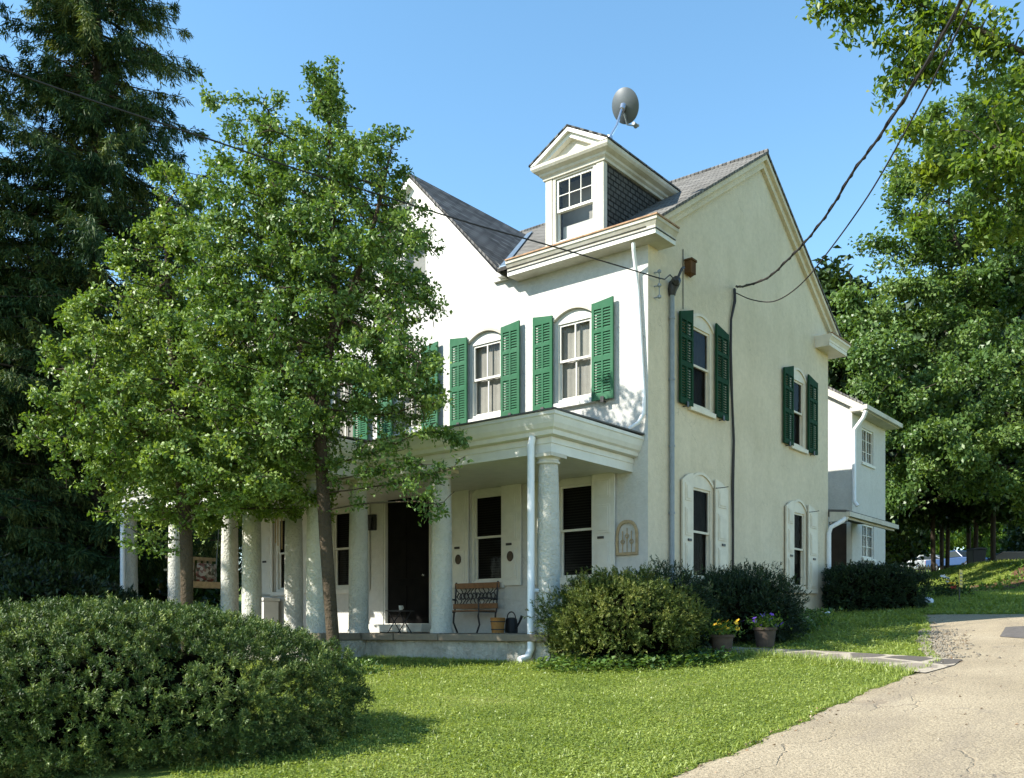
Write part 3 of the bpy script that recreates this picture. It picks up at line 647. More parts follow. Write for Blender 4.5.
# ---- dormer
WD = lambda a, n, z: (0.10-n, a, z)
dc = 1.62
b = MB(); b.skin(WD, [(0.98, 8.62), (2.26, 8.62), (2.26, 10.30), (0.98, 10.30)], [[(1.19, 8.86), (2.05, 8.86), (2.05, 10.06), (1.19, 10.06)]], 0.1)
dorm = H(b, 'dormer', M['paint'])
b = MB()
for a0, a1 in ((0.972, 1.12), (2.12, 2.268)): wbox(b, WD, a0, a1, 0.0, 0.03, 8.60, 10.09)
b.prism(WD, [(1.13, 8.80), (2.11, 8.80), (2.11, 10.09), (1.13, 10.09)], 0.002, 0.02, [[(1.20, 8.87), (2.04, 8.87), (2.04, 10.05), (1.20, 10.05)]])
b.box(0.073, 0.19, 0.962, 0.98, 8.6, 10.09)
H(b, 'dormer_trim', M['paint_old'], dorm, bevel=0.004)
b = MB()
for lo, hi, n0 in ((9.43, 10.05, -0.045), (8.87, 9.47, -0.085)):
    s = 0.045
    wbox(b, WD, 1.203, 1.203+s, n0, n0+0.035, lo, hi); wbox(b, WD, 2.037-s, 2.037, n0, n0+0.035, lo, hi)
    wbox(b, WD, 1.203+s, 2.037-s, n0, n0+0.035, hi-s, hi); wbox(b, WD, 1.203+s, 2.037-s, n0, n0+0.035, lo, lo+s)
    for u in ((1.49, 1.75) if lo > 9 else ()): wbox(b, WD, u-0.006, u+0.006, n0+0.004, n0+0.03, lo+s, hi-s)
    if lo > 9: wbox(b, WD, 1.203+s, 2.037-s, n0+0.005, n0+0.029, (lo+hi)/2-0.006, (lo+hi)/2+0.006)
H(b, 'dormer_sash', M['paint'], dorm)
b = MB(); b.add([WD(a, -0.03, z) for a, z in ((1.21, 9.45), (2.03, 9.45), (2.03, 10.03), (1.21, 10.03))], [(0, 1, 2, 3)])
b.add([WD(a, -0.07, z) for a, z in ((1.21, 8.89), (2.03, 8.89), (2.03, 9.45), (1.21, 9.45))], [(0, 1, 2, 3)]); H(b, 'glass_pane', M['glass_screen'], dorm)
b = MB(); b.add([WD(a, -0.3, z) for a, z in ((1.0, 8.7), (2.24, 8.7), (2.24, 9.05), (1.0, 9.05))], [(0, 1, 2, 3)])
wbox(b, WD, 1.25, 1.99, -0.22, -0.16, 8.92, 9.20); H(b, 'window_fan', M['paint'], dorm)
b = MB(); b.add([WD(a, -0.5, z) for a, z in ((0.99, 8.62), (2.25, 8.62), (2.25, 10.2), (0.99, 10.2))], [(0, 1, 2, 3)]); H(b, 'pane_backing', M['curtain_pale'], dorm)  # pale sheet added behind the panes to brighten the reflective glass
b = MB()
for y in (0.98, 2.26): b.add([(0.10, y, 8.60), (0.10, y, 10.15), (2.6, y, 10.15)], [(0, 1, 2)])
H(b, 'cheek', M['cheek'], dorm)
dprof = [(0.002, 10.085), (0.05, 10.085), (0.06, 10.13), (0.10, 10.16), (0.11, 10.20), (0.19, 10.24), (0.22, 10.28), (0.225, 10.335), (0.002, 10.335)]
b = MB(); b.sweep([(2.75, 2.26, 0), (0.10, 2.26, 0), (0.10, 0.98, 0), (2.75, 0.98, 0)], dprof); H(b, 'dormer_cornice', M['paint_old'], dorm)
b = MB(); b.prism(WD, [(0.98, 10.336), (2.26, 10.336), (dc, 10.72)], 0.02, 0.06); H(b, 'tympanum', M['paint_old'], dorm)
b = MB()
for s in (1, -1):
    e = dc+s*0.87; b.prism(WD, [(e, 10.337), (dc, 10.82), (dc, 10.66), (dc+s*0.58, 10.337)] if s > 0 else [(e, 10.337), (dc-0.58, 10.337), (dc, 10.66), (dc, 10.82)], 0.06, 0.17)
    b.prism(WD, [(e, 10.339), (dc, 10.82), (dc, 10.75), (dc+s*0.73, 10.339)], 0.17, 0.235)
H(b, 'raking_cornice', M['paint'], dorm)
b = MB()
for s in (1, -1):
    e = dc+s*0.885
    b.slab([(-0.15, e, 10.342), (-0.15, dc, 10.835), (3.3, dc, 10.835), (2.52, e, 10.342)], (0, 0, 0.03))
H(b, 'dormer_roof', M['roof_cross'], dorm)

# ---- porch
b = MB()
pro = [(0.0, 4.62), (0.10, 4.635), (0.115, 4.70), (0.15, 4.73), (0.18, 4.80), (0.205, 4.90), (0.22, 4.915), (0.22, 4.968), (0.0, 4.968)]
ppath = [(-2.43, 13.1), (-2.43, 7.15), (-3.45, 7.15), (-3.45, 4.52), (-2.43, 4.52), (-2.43, 0.30), (-0.003, 0.30)]
b.sweep([(x, y, 0) for x, y in ppath], pro); pc = H(b, 'porch_cornice', M['paint'])
b = MB(); b.sweep([(x, y, 0) for x, y in ppath], [(-0.003, 4.37), (-0.003, 4.62), (-0.30, 4.62), (-0.30, 4.37)])
b.sweep([(x, y, 0) for x, y in ppath], [(0.012, 4.52), (0.012, 4.60), (-0.002, 4.60), (-0.002, 4.52)])
H(b, 'porch_beam', M['paint'])
b = MB(); b.box(-2.2, -0.004, 0.42, 13.0, 4.40, 4.43); b.box(-3.3, -2.2, 4.7, 7.0, 4.40, 4.43); H(b, 'porch_ceiling', M['paint'])
b = MB()
b.slab([(-2.67, 0.065, 4.972), (-2.67, 13.25, 4.972), (-0.004, 13.25, 5.12), (-0.004, 0.065, 5.0)], (0, 0, 0.025))
b.slab([(-3.69, 4.30, 4.975), (-3.69, 7.37, 4.975), (-2.4, 7.37, 5.02), (-2.4, 4.30, 5.02)], (0, 0, 0.025))
H(b, 'porch_roof', M['porch_roof'])
b = MB(); b.box(-2.50, -0.004, 0.28, 13.0, 0.5, 1.415); b.box(-3.50, -2.502, 4.42, 7.25, 0.5, 1.415); H(b, 'porch_base', M['stucco_base'])
b = MB()
ys = [0.22, 1.4, 2.55, 3.6, 4.40, 5.6, 6.5, 7.30, 8.6, 10.2, 11.7, 13.1]
for i in range(len(ys)-1):
    w_ = -2.62+random.uniform(-0.03, 0.03)
    b.box(w_, -0.004, ys[i]+0.004, ys[i+1]-0.004, 1.42, 1.54+random.uniform(-0.004, 0.004))
for y0, y1 in ((4.38, 5.3), (5.3, 6.4), (6.4, 7.30)): b.box(-3.60, -2.67, y0+0.004, y1-0.004, 1.42, 1.54)
H(b, 'porch_floor', M['stone'], bevel=0.012)
colprof = [(0.205, 0.0), (0.205, 0.05), (0.185, 0.08), (0.185, 0.9), (0.178, 1.7), (0.165, 2.4), (0.155, 2.66), (0.157, 2.68)]
capprof = [(0.158, 2.66), (0.185, 2.67), (0.19, 2.70), (0.165, 2.715), (0.165, 2.74), (0.20, 2.765)]
for x, y in [(-2.28, 0.47), (-2.28, 2.76), (-2.28, 4.87), (-2.28, 6.77), (-2.28, 8.91), (-2.28, 10.94), (-2.28, 12.93), (-3.28, 4.87), (-3.28, 6.77)]:
    b = MB(); b.lathe((x, y, 1.545), colprof, 28); cl = H(b, 'column', M['stucco_column'], smooth=True)
    b = MB(); b.lathe((x, y, 1.545), capprof, 28); b.box(x-0.21, x+0.21, y-0.21, y+0.21, 4.31, 4.368); H(b, 'capital', M['paint_old'], cl)
# ---- pipes fixed to the house
b = MB(); b.tube([(-2.52, 0.60, 4.62), (-2.56, 0.60, 4.50), (-2.56, 0.60, 1.30), (-2.62, 0.62, 1.18), (-2.78, 0.66, 1.13)], 0.058, 10)
b.tube([(-2.56, 0.60, 2.22), (-2.38, 0.50, 2.22)], 0.03, 6)
H(b, 'downspout', M['pipe'], smooth=True)
b = MB(); b.tube([(-2.50, 12.75, 4.62), (-2.56, 12.75, 4.45), (-2.56, 12.75, 1.0)], 0.058, 10); H(b, 'downspout', M['pipe'], smooth=True)
b = MB(); b.tube([(-0.27, 0.13, 8.27), (-0.26, 0.13, 8.14), (-0.07, 0.20, 7.88), (-0.055, 0.17, 7.5), (-0.05, 0.05, 5.62), (-0.06, 0.05, 5.36), (-0.12, 0.12, 5.2), (-0.22, 0.26, 5.09)], 0.034, 10); H(b, 'downspout', M['pipe'], smooth=True)
b = MB(); b.tube([(0.74, -0.06, 2.0), (0.74, -0.06, 7.62)], 0.045, 10)
for z in (2.6, 3.7, 4.9, 6.1, 7.2): b.tube([(0.74, -0.06, z-0.02), (0.74, -0.06, z+0.02)], 0.056, 10)
cp = H(b, 'service_pipe', M['metal_grey'], smooth=True)
b = MB(); b.tube([(0.74, -0.06, 7.60), (0.74, -0.065, 7.70), (0.76, -0.09, 7.80), (0.72, -0.16, 7.84), (0.64, -0.20, 7.78)], [0.06, 0.085, 0.10, 0.085, 0.05], 10)
b.tube([(0.62, -0.2, 7.8), (0.45, -0.18, 7.86), (0.30, -0.16, 7.74), (0.12, -0.14, 7.72)], 0.012, 6)
b.tube([(0.66, -0.2, 7.82), (0.70, -0.28, 8.02), (0.82, -0.25, 8.08)], 0.025, 6)
H(b, 'weatherhead', M['metal_dark'], cp, smooth=True)
b = MB()
for z in (7.42, 7.62, 7.86): b.frustum((0.20, -0.005, z), (0.20, -0.10, z), 0.012, 0.012, 6); b.lathe((0.20, -0.11, z-0.03), [(0.02, 0), (0.035, 0.015), (0.035, 0.045), (0.02, 0.06)], 10)
b.tube([(0.2, -0.11, 7.40), (0.2, -0.11, 7.9)], 0.009, 5); H(b, 'insulator_rack', M['metal_grey'], cp)
b = MB(); b.box(1.30, 1.50, -0.14, -0.002, 8.17, 8.40); b.prism(WG, [(1.28, 8.40), (1.52, 8.40), (1.50, 8.44), (1.30, 8.44)], 0.0, 0.16)
b.add([(1.32, -0.13, 8.17), (1.48, -0.13, 8.17), (1.48, -0.01, 8.17), (1.32, -0.01, 8.17), (1.40, -0.08, 8.10)], [(0, 1, 4), (1, 2, 4), (2, 3, 4), (3, 0, 4)])
H(b, 'wall_box', stucco('rusty_box', (0.16, 0.08, 0.03), (0.02, 0.015, 0.01), 9, 0.4, 0.02, 0.9), bevel=0.006)
b = MB(); b.tube([WG(1.24, 0.012, z) for z in (8.6, 7.5)], 0.008, 5); H(b, 'box_wire', M['metal_dark'])
b = MB()
pts = [(3.34, -0.03, 8.46), (3.30, -0.05, 8.2), (3.18, -0.035, 7.8), (3.16, -0.03, 7.2), (3.17, -0.035, 6.6), (3.24, -0.03, 6.2), (3.28, -0.04, 5.4), (3.25, -0.03, 4.5), (3.27, -0.035, 3.5), (3.26, -0.03, 1.9)]
b.tube(pts, 0.022, 8); b.tube([(x+0.025+0.02*math.sin(i*2.1), y-0.01, z) for i, (x, y, z) in enumerate(pts)], 0.012, 6)
H(b, 'wall_cable', M['cable'], smooth=True)
# downspout at the far end of the gable wall, from the side-door roof
b = MB(); b.tube([(8.72, -0.42, 4.36), (8.62, -0.36, 4.25), (8.48, -0.12, 4.10), (8.46, -0.07, 3.95), (8.46, -0.07, 2.28), (8.52, -0.10, 2.18), (9.3, -0.35, 2.16), (10.0, -0.4, 2.22)], 0.055, 10); H(b, 'downspout', M['pipe'], smooth=True)

# ---- rear annex
AX, AY = 12.0, 0.58
annex = thing('annex', 'small white two-storey wing set back behind the house gable', 'annex', tuple(hw(AX, AY, 2.2)), HROT)
WA = lambda a, n, z: (AX-n, a, z)
WS = lambda a, n, z: (a, AY-n, z)
az = lambda y: 7.72+0.62*(y-0.2)
b = MB(); b.skin(WA, [(AY, 1.6), (4.6, 1.6), (4.6, 7.6), (2.6, az(2.6)-0.05), (AY, az(AY)-0.05)], [[(0.66, 2.3), (1.22, 2.3), (1.22, 4.62), (0.66, 4.62)]], 0.12); H(b, 'front_wall', M['stucco_white'], annex)
awin = [(12.82, 6.36, 13.80, 7.34), (12.84, 3.66, 13.86, 4.62)]
b = MB(); b.skin(WS, [(AX, 1.6), (14.9, 1.6), (14.9, az(AY)-0.05), (AX, az(AY)-0.05)], [[(a, z), (c, z), (c, d), (a, d)] for a, z, c, d in awin], 0.12); H(b, 'side_wall', M['stucco_white'], annex)
b = MB(); b.add([(14.9, AY, 1.6), (14.9, 4.6, 1.6), (14.9, 4.6, 7.6), (14.9, 2.6, 9.1), (14.9, AY, 7.8)], [(0, 1, 2, 3, 4)])
b.add([(8.62, 1.9, 1.6), (AX, 1.9, 1.6), (AX, 1.9, 6.6), (8.62, 1.9, 6.6)], [(0, 1, 2, 3)]); H(b, 'link_wall', M['stucco_white'], annex)
b = MB(); b.slab([(AX-0.2, 0.22, az(0.22)), (14.98, 0.22, az(0.22)), (14.98, 2.6, az(2.6)), (AX-0.2, 2.6, az(2.6))], (0, 0, 0.07))
b.slab([(AX-0.2, 4.9, az(0.3)), (14.98, 4.9, az(0.3)), (14.98, 2.6, az(2.6)), (AX-0.2, 2.6, az(2.6))], (0, 0, 0.07)); ar = H(b, 'roof', M['roof_cross'], annex)
b = MB(); b.prism(WA, [(0.22, az(0.22)-0.005), (2.6, az(2.6)-0.005), (2.6, az(2.6)-0.2), (0.22, az(0.22)-0.2)], 0.002, 0.19); b.box(AX-0.2, 14.95, 0.20, 0.575, az(0.22)-0.14, az(0.22)-0.03)
b.box(AX-0.22, 14.98, 0.10, 0.20, az(0.22)-0.12, az(0.22)+0.0); H(b, 'eaves', M['paint_old'], annex)
b = MB(); b.tube([(11.85, 0.15, 7.58), (11.86, 0.22, 7.40), (11.92, 0.48, 7.12), (11.93, 0.50, 6.9), (11.93, 0.50, 5.15), (11.93, 0.40, 5.0)], 0.055, 10); H(b, 'downspout', M['pipe'], annex, smooth=True)
for a0, z0, a1, z1 in awin:
    b = MB(); b.prism(WS, [(a0, z0), (a1, z0), (a1, z1), (a0, z1)], -0.10, -0.03, [[(a0+0.05, z0+0.05), (a1-0.05, z0+0.05), (a1-0.05, z1-0.05), (a0+0.05, z1-0.05)]])
    wbox(b, WS, (a0+a1)/2-0.03, (a0+a1)/2+0.03, -0.09, -0.04, z0+0.05, z1-0.05)
    for t in (0.25, 0.75):
        u = a0+0.05+(a1-a0-0.1)*t; wbox(b, WS, u-0.009, u+0.009, -0.085, -0.05, z0+0.05, z1-0.05)
    for t in (0.34, 0.67): zz = z0+(z1-z0)*t; wbox(b, WS, a0+0.05, a1-0.05, -0.083, -0.052, zz-0.009, zz+0.009)
    aw = H(b, 'window', M['paint'], annex)
    b = MB(); b.add([WS(u, -0.07, z) for u, z in ((a0, z0), (a1, z0), (a1, z1), (a0, z1))], [(0, 1, 2, 3)]); H(b, 'glass_pane', M['glass'], aw)
    b = MB(); b.add([WS(u, -0.3, z) for u, z in ((a0-.2, z0-.2), (a1+.2, z0-.2), (a1+.2, z1+.2), (a0-.2, z1+.2))], [(0, 1, 2, 3)]); H(b, 'blind', M['blind_dark'], aw)
    b = MB(); wbox(b, WS, a0-0.06, a1+0.06, -0.03, 0.05, z0-0.08, z0-0.005); H(b, 'sill', M['paint'], aw)
b = MB(); wbox(b, WA, 0.72, 1.22, -0.10, -0.06, 2.3, 4.56); sd = H(b, 'side_door', M['brown_door'], annex)
b = MB(); wbox(b, WA, 0.60, 0.72, -0.06, 0.03, 2.2, 4.60); H(b, 'door_jamb', M['paint'], annex)
b = MB(); b.slab([(8.64, -0.44, 4.46), (12.45, -0.44, 4.46), (12.45, 0.575, 4.56), (8.64, 0.575, 4.56)], (0, 0, 0.05)); pr_ = H(b, 'side_porch_roof', M['porch_roof'], annex)
b = MB(); b.prism(lambda a, n, z: (8.64-n, a, z), [(-0.44, 4.452), (-0.02, 4.495), (-0.02, 4.25), (-0.44, 4.25)], -0.06, 0.0)
b.box(8.66, 12.44, -0.42, -0.36, 4.30, 4.45); b.box(8.62, 12.46, -0.53, -0.43, 4.35, 4.46); H(b, 'side_porch_gutter', M['paint_old'], pr_)

# ------------------------------------------------------------------ things fixed to, hung on or standing by the house
def wroot(p, r=0.0): return lroot(p, r)
# satellite dish on the dormer eave
dz = thing('satellite_dish', 'grey satellite dish seen from behind, mounted on the dormer eave', 'satellite dish', tuple(at(610, 137, 17.0)))
dcn = at(623.5, 106, 17.25); dn = Vector((0.50, 0.74, 0.42)).normalized()
u_ = dn.cross(Vector((0, 0, 1))).normalized(); v_ = u_.cross(dn)
b = MB(); n = 36; V = []; rings = 7
for sgn, off in ((0, 0.0), (1, 0.012)):
    for i in range(rings+1):
        t = i/rings
        for k in range(n):
            an = 2*math.pi*k/n; V.append(dcn+u_*(0.265*t*math.cos(an))+v_*(0.30*t*math.sin(an))+dn*(0.075*t*t+off))
fs = []
for sgn in (0, 1):
    o = sgn*(rings+1)*n
    fs += [(o+i*n+k, o+i*n+(k+1) % n, o+(i+1)*n+(k+1) % n, o+(i+1)*n+k) for i in range(rings) for k in range(n)]
o2 = (rings+1)*n; fs += [(rings*n+k, rings*n+(k+1) % n, o2+rings*n+(k+1) % n, o2+rings*n+k) for k in range(n)]
b.add(V, fs); b.build('reflector', M['dish'], dz, MW, smooth=True)
b = MB(); p0 = at(610, 137, 17.0)
b.tube([p0, p0+Vector((0.13, 0.05, 0.24)), dcn-dn*0.10-v_*0.05, dcn-dn*0.03], 0.024, 8)
b.frustum(p0+Vector((0, 0, -0.06)), p0+Vector((0, 0, 0.015)), 0.055, 0.05, 10)
b.frustum(dcn-dn*0.09-v_*0.06, dcn-dn*0.0, 0.05, 0.065, 10); b.build('mount_arm', M['chrome'], dz, MW, smooth=True)
b = MB(); q0 = dcn-v_*0.29+dn*0.07; q1 = q0+dn*0.30-v_*0.06+u_*0.02
b.tube([dcn-v_*0.12-dn*0.03, q0-dn*0.06-v_*0.02, q1], 0.014, 6); b.build('feed_arm', M['metal_grey'], dz, MW, smooth=True)
b = MB(); b.frustum(q1-dn*0.02, q1-dn*0.12+v_*0.05, 0.045, 0.035, 10); b.frustum(q1-dn*0.03+u_*0.04, q1-dn*0.09+u_*0.05, 0.03, 0.03, 8); b.build('receiver', M['metal_grey'], dz, MW, smooth=True)

def spline(pts, k=8):
    pts = [Vector(p) for p in pts]; out = []
    for i in range(len(pts)-1):
        p0 = pts[max(i-1, 0)]; p1 = pts[i]; p2 = pts[i+1]; p3 = pts[min(i+2, len(pts)-1)]
        for j in range(k):
            t = j/k
            out.append(0.5*((2*p1)+(p2-p0)*t+(2*p0-5*p1+4*p2-p3)*t*t+(3*p1-p0-3*p2+p3)*t**3))
    out.append(pts[-1]); return out
# service cables
cb = [hw(3.36, -0.06, 8.50)]+[at(*q) for q in ((745, 286, 17.8), (768, 277.5, 17.0), (788, 259.5, 16.0), (806, 241, 15.0), (830, 210, 13.8), (853, 172, 12.7), (877, 140, 11.6), (921, 72, 9.8), (963, -2, 8.4), (1010, -92, 7.2), (1080, -240, 6.0))]
cpts = spline(cb, 10)
b = MB(); b.tube(cpts, 0.018, 6)
tw = []
for i, p in enumerate(cpts): tw.append(p+Vector((0.02*math.sin(i*1.1), 0, 0.02*math.cos(i*1.1))))
b.tube(tw, 0.011, 5)
tag(b.build('power_cable', M['cable'], None, MW, root=lroot(cpts[0])), 'thick twisted black power cable running from gable wall up out of view', 'cable')
c2 = spline([hw(3.40, -0.05, 8.38)]+[at(*q) for q in ((753, 300, 17.6), (775, 301, 16.8), (800, 285, 15.8), (828, 252, 14.6), (868, 196, 13.0), (905, 132, 11.5), (942, 62, 10.0), (975, -5, 8.8), (1040, -140, 7.0))], 8)
b = MB(); b.tube(c2, 0.011, 5)
tag(b.build('telephone_wire', M['cable'], None, MW, root=lroot(c2[0])), 'thin slack black wire below the twisted power cable at the gable', 'wire')
c3 = spline([hw(0.18, -0.15, 7.72)]+[at(*q) for q in ((606, 262, 15.9), (548, 245, 15.3), (470, 223, 14.6), (390, 198, 13.8), (300, 170, 13.0), (200, 136, 12.2), (100, 103, 11.4), (0, 68, 10.6), (-150, 16, 9.6))], 8)
b = MB(); b.tube(c3, 0.012, 5)
tag(b.build('roadside_wire', M['cable'], None, MW, root=lroot(c3[0])), 'single dark wire crossing in front of the facade and the trees on the left', 'wire')

# arched garden ornament hung on the porch wall
oz = thing('wall_ornament', 'tan arched window-shaped ornament with scrolled bars hung on porch end wall', 'wall ornament', tuple(hw(-0.02, 0.41, 2.92)), HROT)
oc, ow = 0.41, 0.225
def og(w, h0, h1, top, n=10):
    L = [(oc-w, h0), (oc+w, h0), (oc+w, h1)]
    L += [(oc+w*math.cos(t)**0.8*1.0 if math.cos(t) > 0 else oc, h1+(top-h1)*math.sin(t)) for t in [math.pi/2*i/n for i in range(1, n)]]
    L += [(oc, top)]
    L += [(oc-w*math.cos(t)**0.8, h1+(top-h1)*math.sin(t)) for t in [math.pi/2*i/n for i in range(n-1, 0, -1)]]
    L += [(oc-w, h1)]; return L
b = MB(); b.prism(WF, og(ow, 2.92, 3.26, 3.54), 0.006, 0.045, [og(ow-0.045, 2.97, 3.26, 3.485)]); b.build('arched_frame', M['tan'], oz, MH, bevel=0.004)
b = MB()
for u in (-0.09, 0.0, 0.09): b.tube([WF(oc+u, 0.025, 2.96), WF(oc+u, 0.025, 3.40-abs(u)*0.6)], 0.009, 6)
for u in (-0.09, 0.0, 0.09):
    zc = 3.16+(0.10 if u == 0 else 0)
    for s in (1, -1): b.tube([WF(oc+u+s*0.035*math.sin(t), 0.025, zc-0.05+0.03*t) for t in [0.35*i for i in range(10)]], 0.008, 5)
b.build('scrolled_bars', M['tan'], oz, MH)

# bench on the porch
bn = thing('porch_bench', 'wooden porch bench with dark patterned iron back between two columns', 'bench', tuple(hw(-0.45, 3.5, 1.54)), HROT)
def hb(name, mat, par, f, **k):
    b = MB(); f(b); return b.build(name, mat, par, MH, **k)
B0, B1 = 3.22, 4.36
hb('seat', M['wood'], bn, lambda b: [b.box(-0.72+i*0.10, -0.64+i*0.10, B0, B1, 1.955, 1.98) for i in range(5)], bevel=0.004)
hb('top_rail', M['wood'], bn, lambda b: b.box(-0.17, -0.13, B0, B1, 2.42, 2.53), bevel=0.006)
hb('lower_rail', M['wood'], bn, lambda b: b.box(-0.22, -0.18, B0, B1, 2.02, 2.12), bevel=0.006)
def iron(b):
    for i in range(11):
        y = B0+0.08+i*(B1-B0-0.16)/10
        b.tube([(-0.20+0.004*j, y+0.035*math.sin(j*1.1+i), 2.11+0.032*j) for j in range(11)], 0.011, 5)
    for i in range(10):
        y = B0+0.13+i*(B1-B0-0.26)/9.0
        b.tube([(-0.175, y+0.05*math.cos(t), 2.27+0.06*math.sin(t)) for t in [2*math.pi*k/10 for k in range(11)]], 0.012, 5)
hb('back_panel', M['metal_dark'], bn, iron)
for y in (B0+0.03, B1-0.03):
    hb('side_frame', M['metal_dark'], bn, lambda b: [b.tube([(-0.78, y, 1.545), (-0.70, y, 1.70), (-0.74, y, 1.86), (-0.72, y, 1.95), (-0.20, y, 1.95), (-0.15, y, 2.55)], 0.020, 6), b.tube([(-0.22, y, 1.95), (-0.24, y, 1.75), (-0.12, y, 1.545)], 0.020, 6), b.tube([(-0.72, y, 1.95), (-0.74, y, 2.16), (-0.62, y, 2.22), (-0.18, y, 2.20)], 0.018, 6)])
# pail and watering can beside the bench
pl = thing('wooden_pail', 'orange-brown wooden pail on porch floor beside the bench', 'pail', tuple(hw(-0.80, 2.72, 1.54)), HROT)
hb('tub', M['pail'], pl, lambda b: b.lathe((-0.80, 2.72, 1.545), [(0.115, 0), (0.125, 0.12), (0.14, 0.27), (0.145, 0.28), (0.12, 0.285), (0.105, 0.03)], 18), smooth=True)
hb('hoop', M['metal_dark'], pl, lambda b: b.lathe((-0.80, 2.72, 1.60), [(0.122, 0), (0.127, 0.0), (0.129, 0.02), (0.124, 0.02)], 18))
hb('hoop', M['metal_dark'], pl, lambda b: b.lathe((-0.80, 2.72, 1.745), [(0.136, 0), (0.141, 0.0), (0.143, 0.02), (0.138, 0.02)], 18))
wc = thing('watering_can', 'dark watering can on porch floor right of the wooden pail', 'watering can', tuple(hw(-0.45, 2.68, 1.54)), HROT)
hb('can_body', M['bin'], wc, lambda b: b.lathe((-0.45, 2.68, 1.545), [(0.12, 0), (0.125, 0.02), (0.115, 0.22), (0.10, 0.27), (0.05, 0.29), (0.045, 0.27)], 18), smooth=True)
hb('handle', M['bin'], wc, lambda b: b.tube([(-0.45, 2.68+0.10*math.cos(t), 1.82+0.12*math.sin(t)) for t in [math.pi*k/10 for k in range(11)]], 0.012, 6))
hb('spout', M['bin'], wc, lambda b: b.tube([(-0.46, 2.58, 1.62), (-0.46, 2.48, 1.74), (-0.46, 2.42, 1.86)], [0.03, 0.02, 0.03], 8))
# oval plaques on shutters each side of the bench window
for y, lab in ((2.99, 'brown oval plaque on the shutter right of the bench window'), (4.33, 'brown oval plaque on the shutter left of the bench window')):
    b = MB(); b.prism(WF, [(y+0.075*math.cos(t), 3.02+0.10*math.sin(t)) for t in [2*math.pi*k/20 for k in range(20)]], 0.092, 0.112)
    tag(b.build('oval_plaque', M['terracotta'], None, MH, root=lroot(hw(-0.1, y, 3.02), HROT), bevel=0.004), lab, 'plaque')
# white chest, wind chime and swing at the far end of the porch
cz = thing('storage_chest', 'white lidded chest against the porch wall left of the door', 'chest', tuple(hw(-0.35, 10.3, 1.54)), HROT)
hb('chest_body', M['paint'], cz, lambda b: b.box(-0.55, -0.12, 10.05, 10.75, 1.545, 2.28), bevel=0.012)
hb('lid', M['paint'], cz, lambda b: b.box(-0.58, -0.09, 10.02, 10.78, 2.285, 2.36), bevel=0.012)
wz = thing('wind_chime', 'wooden tube wind chime hanging from the porch ceiling', 'wind chime', tuple(hw(-1.0, 8.9, 4.40)), HROT)
hb('top_disc', M['tan'], wz, lambda b: [b.lathe((-1.0, 8.9, 4.18), [(0.09, 0), (0.10, 0.01), (0.10, 0.03), (0.03, 0.04)], 14), b.tube([(-1.0, 8.9, 4.2), (-1.0, 8.9, 4.40)], 0.005, 4)])
for k in range(5):
    t = 2*math.pi*k/5; L = 0.45+0.07*k
    hb('chime_tube', M['tan'], wz, lambda b: [b.tube([(-1.0+0.075*math.cos(t), 8.9+0.075*math.sin(t), 4.14-L), (-1.0+0.075*math.cos(t), 8.9+0.075*math.sin(t), 4.12)], 0.016, 8), b.tube([(-1.0+0.075*math.cos(t), 8.9+0.075*math.sin(t), 4.11), (-1.0+0.075*math.cos(t), 8.9+0.075*math.sin(t), 4.19)], 0.004, 4)])
sw = thing('porch_swing', 'hanging porch swing with floral cushions at far end of porch', 'porch swing', tuple(hw(-1.2, 11.7, 2.75)), HROT)
hb('swing_seat', M['tan'], sw, lambda b: [b.box(-1.85+0.13*i, -1.74+0.13*i, 11.35, 12.0, 2.62, 2.66) for i in range(9)]+[b.box(-1.86, -0.6, 11.32, 11.38, 2.60, 2.75)])
hb('swing_back', M['tan'], sw, lambda b: [b.box(-1.85+0.16*i, -1.77+0.16*i, 11.98, 12.01, 2.66, 3.3) for i in range(8)]+[b.box(-1.9, -0.55, 11.97, 12.02, 3.30, 3.38)])
hb('swing_arm', M['tan'], sw, lambda b: [b.box(-1.92, -1.83, 11.35, 12.05, 3.0, 3.05), b.box(-1.90, -1.86, 11.4, 11.46, 2.66, 3.0)])
for y_ in (11.4, 11.98):
    hb('chain', M['metal_grey'], sw, lambda b: b.tube([(-1.87, y_, 2.64), (-1.80, 11.7, 4.40)], 0.011, 5))
for y_ in (11.4, 11.98):
    hb('chain', M['metal_grey'], sw, lambda b: b.tube([(-0.58, y_, 2.64), (-0.62, 11.7, 4.40)], 0.011, 5))
def cush(b, x0, x1, y0, y1, z0, z1):
    n = 8
    V = []; fs = []
    for side in (0, 1):
        for i in range(n+1):
            for j in range(n+1):
                s, t = i/n, j/n; puff = (1-(2*s-1)**4)*(1-(2*t-1)**4)
                V.append((x0+(x1-x0)*s, (y0+y1)/2+(y1-y0)/2*puff*(1 if side else -1), z0+(z1-z0)*t))
    for side in (0, 1):
        o = side*(n+1)**2; fs += [(o+i*(n+1)+j, o+(i+1)*(n+1)+j, o+(i+1)*(n+1)+j+1, o+i*(n+1)+j+1) for i in range(n) for j in range(n)]
    b.add(V, fs)
for k, x0 in enumerate((-1.82, -1.20)):
    hb('cushion', M['cushion'], sw, lambda b: cush(b, x0, x0+0.58, 11.72, 11.95, 2.68, 3.22), smooth=True)
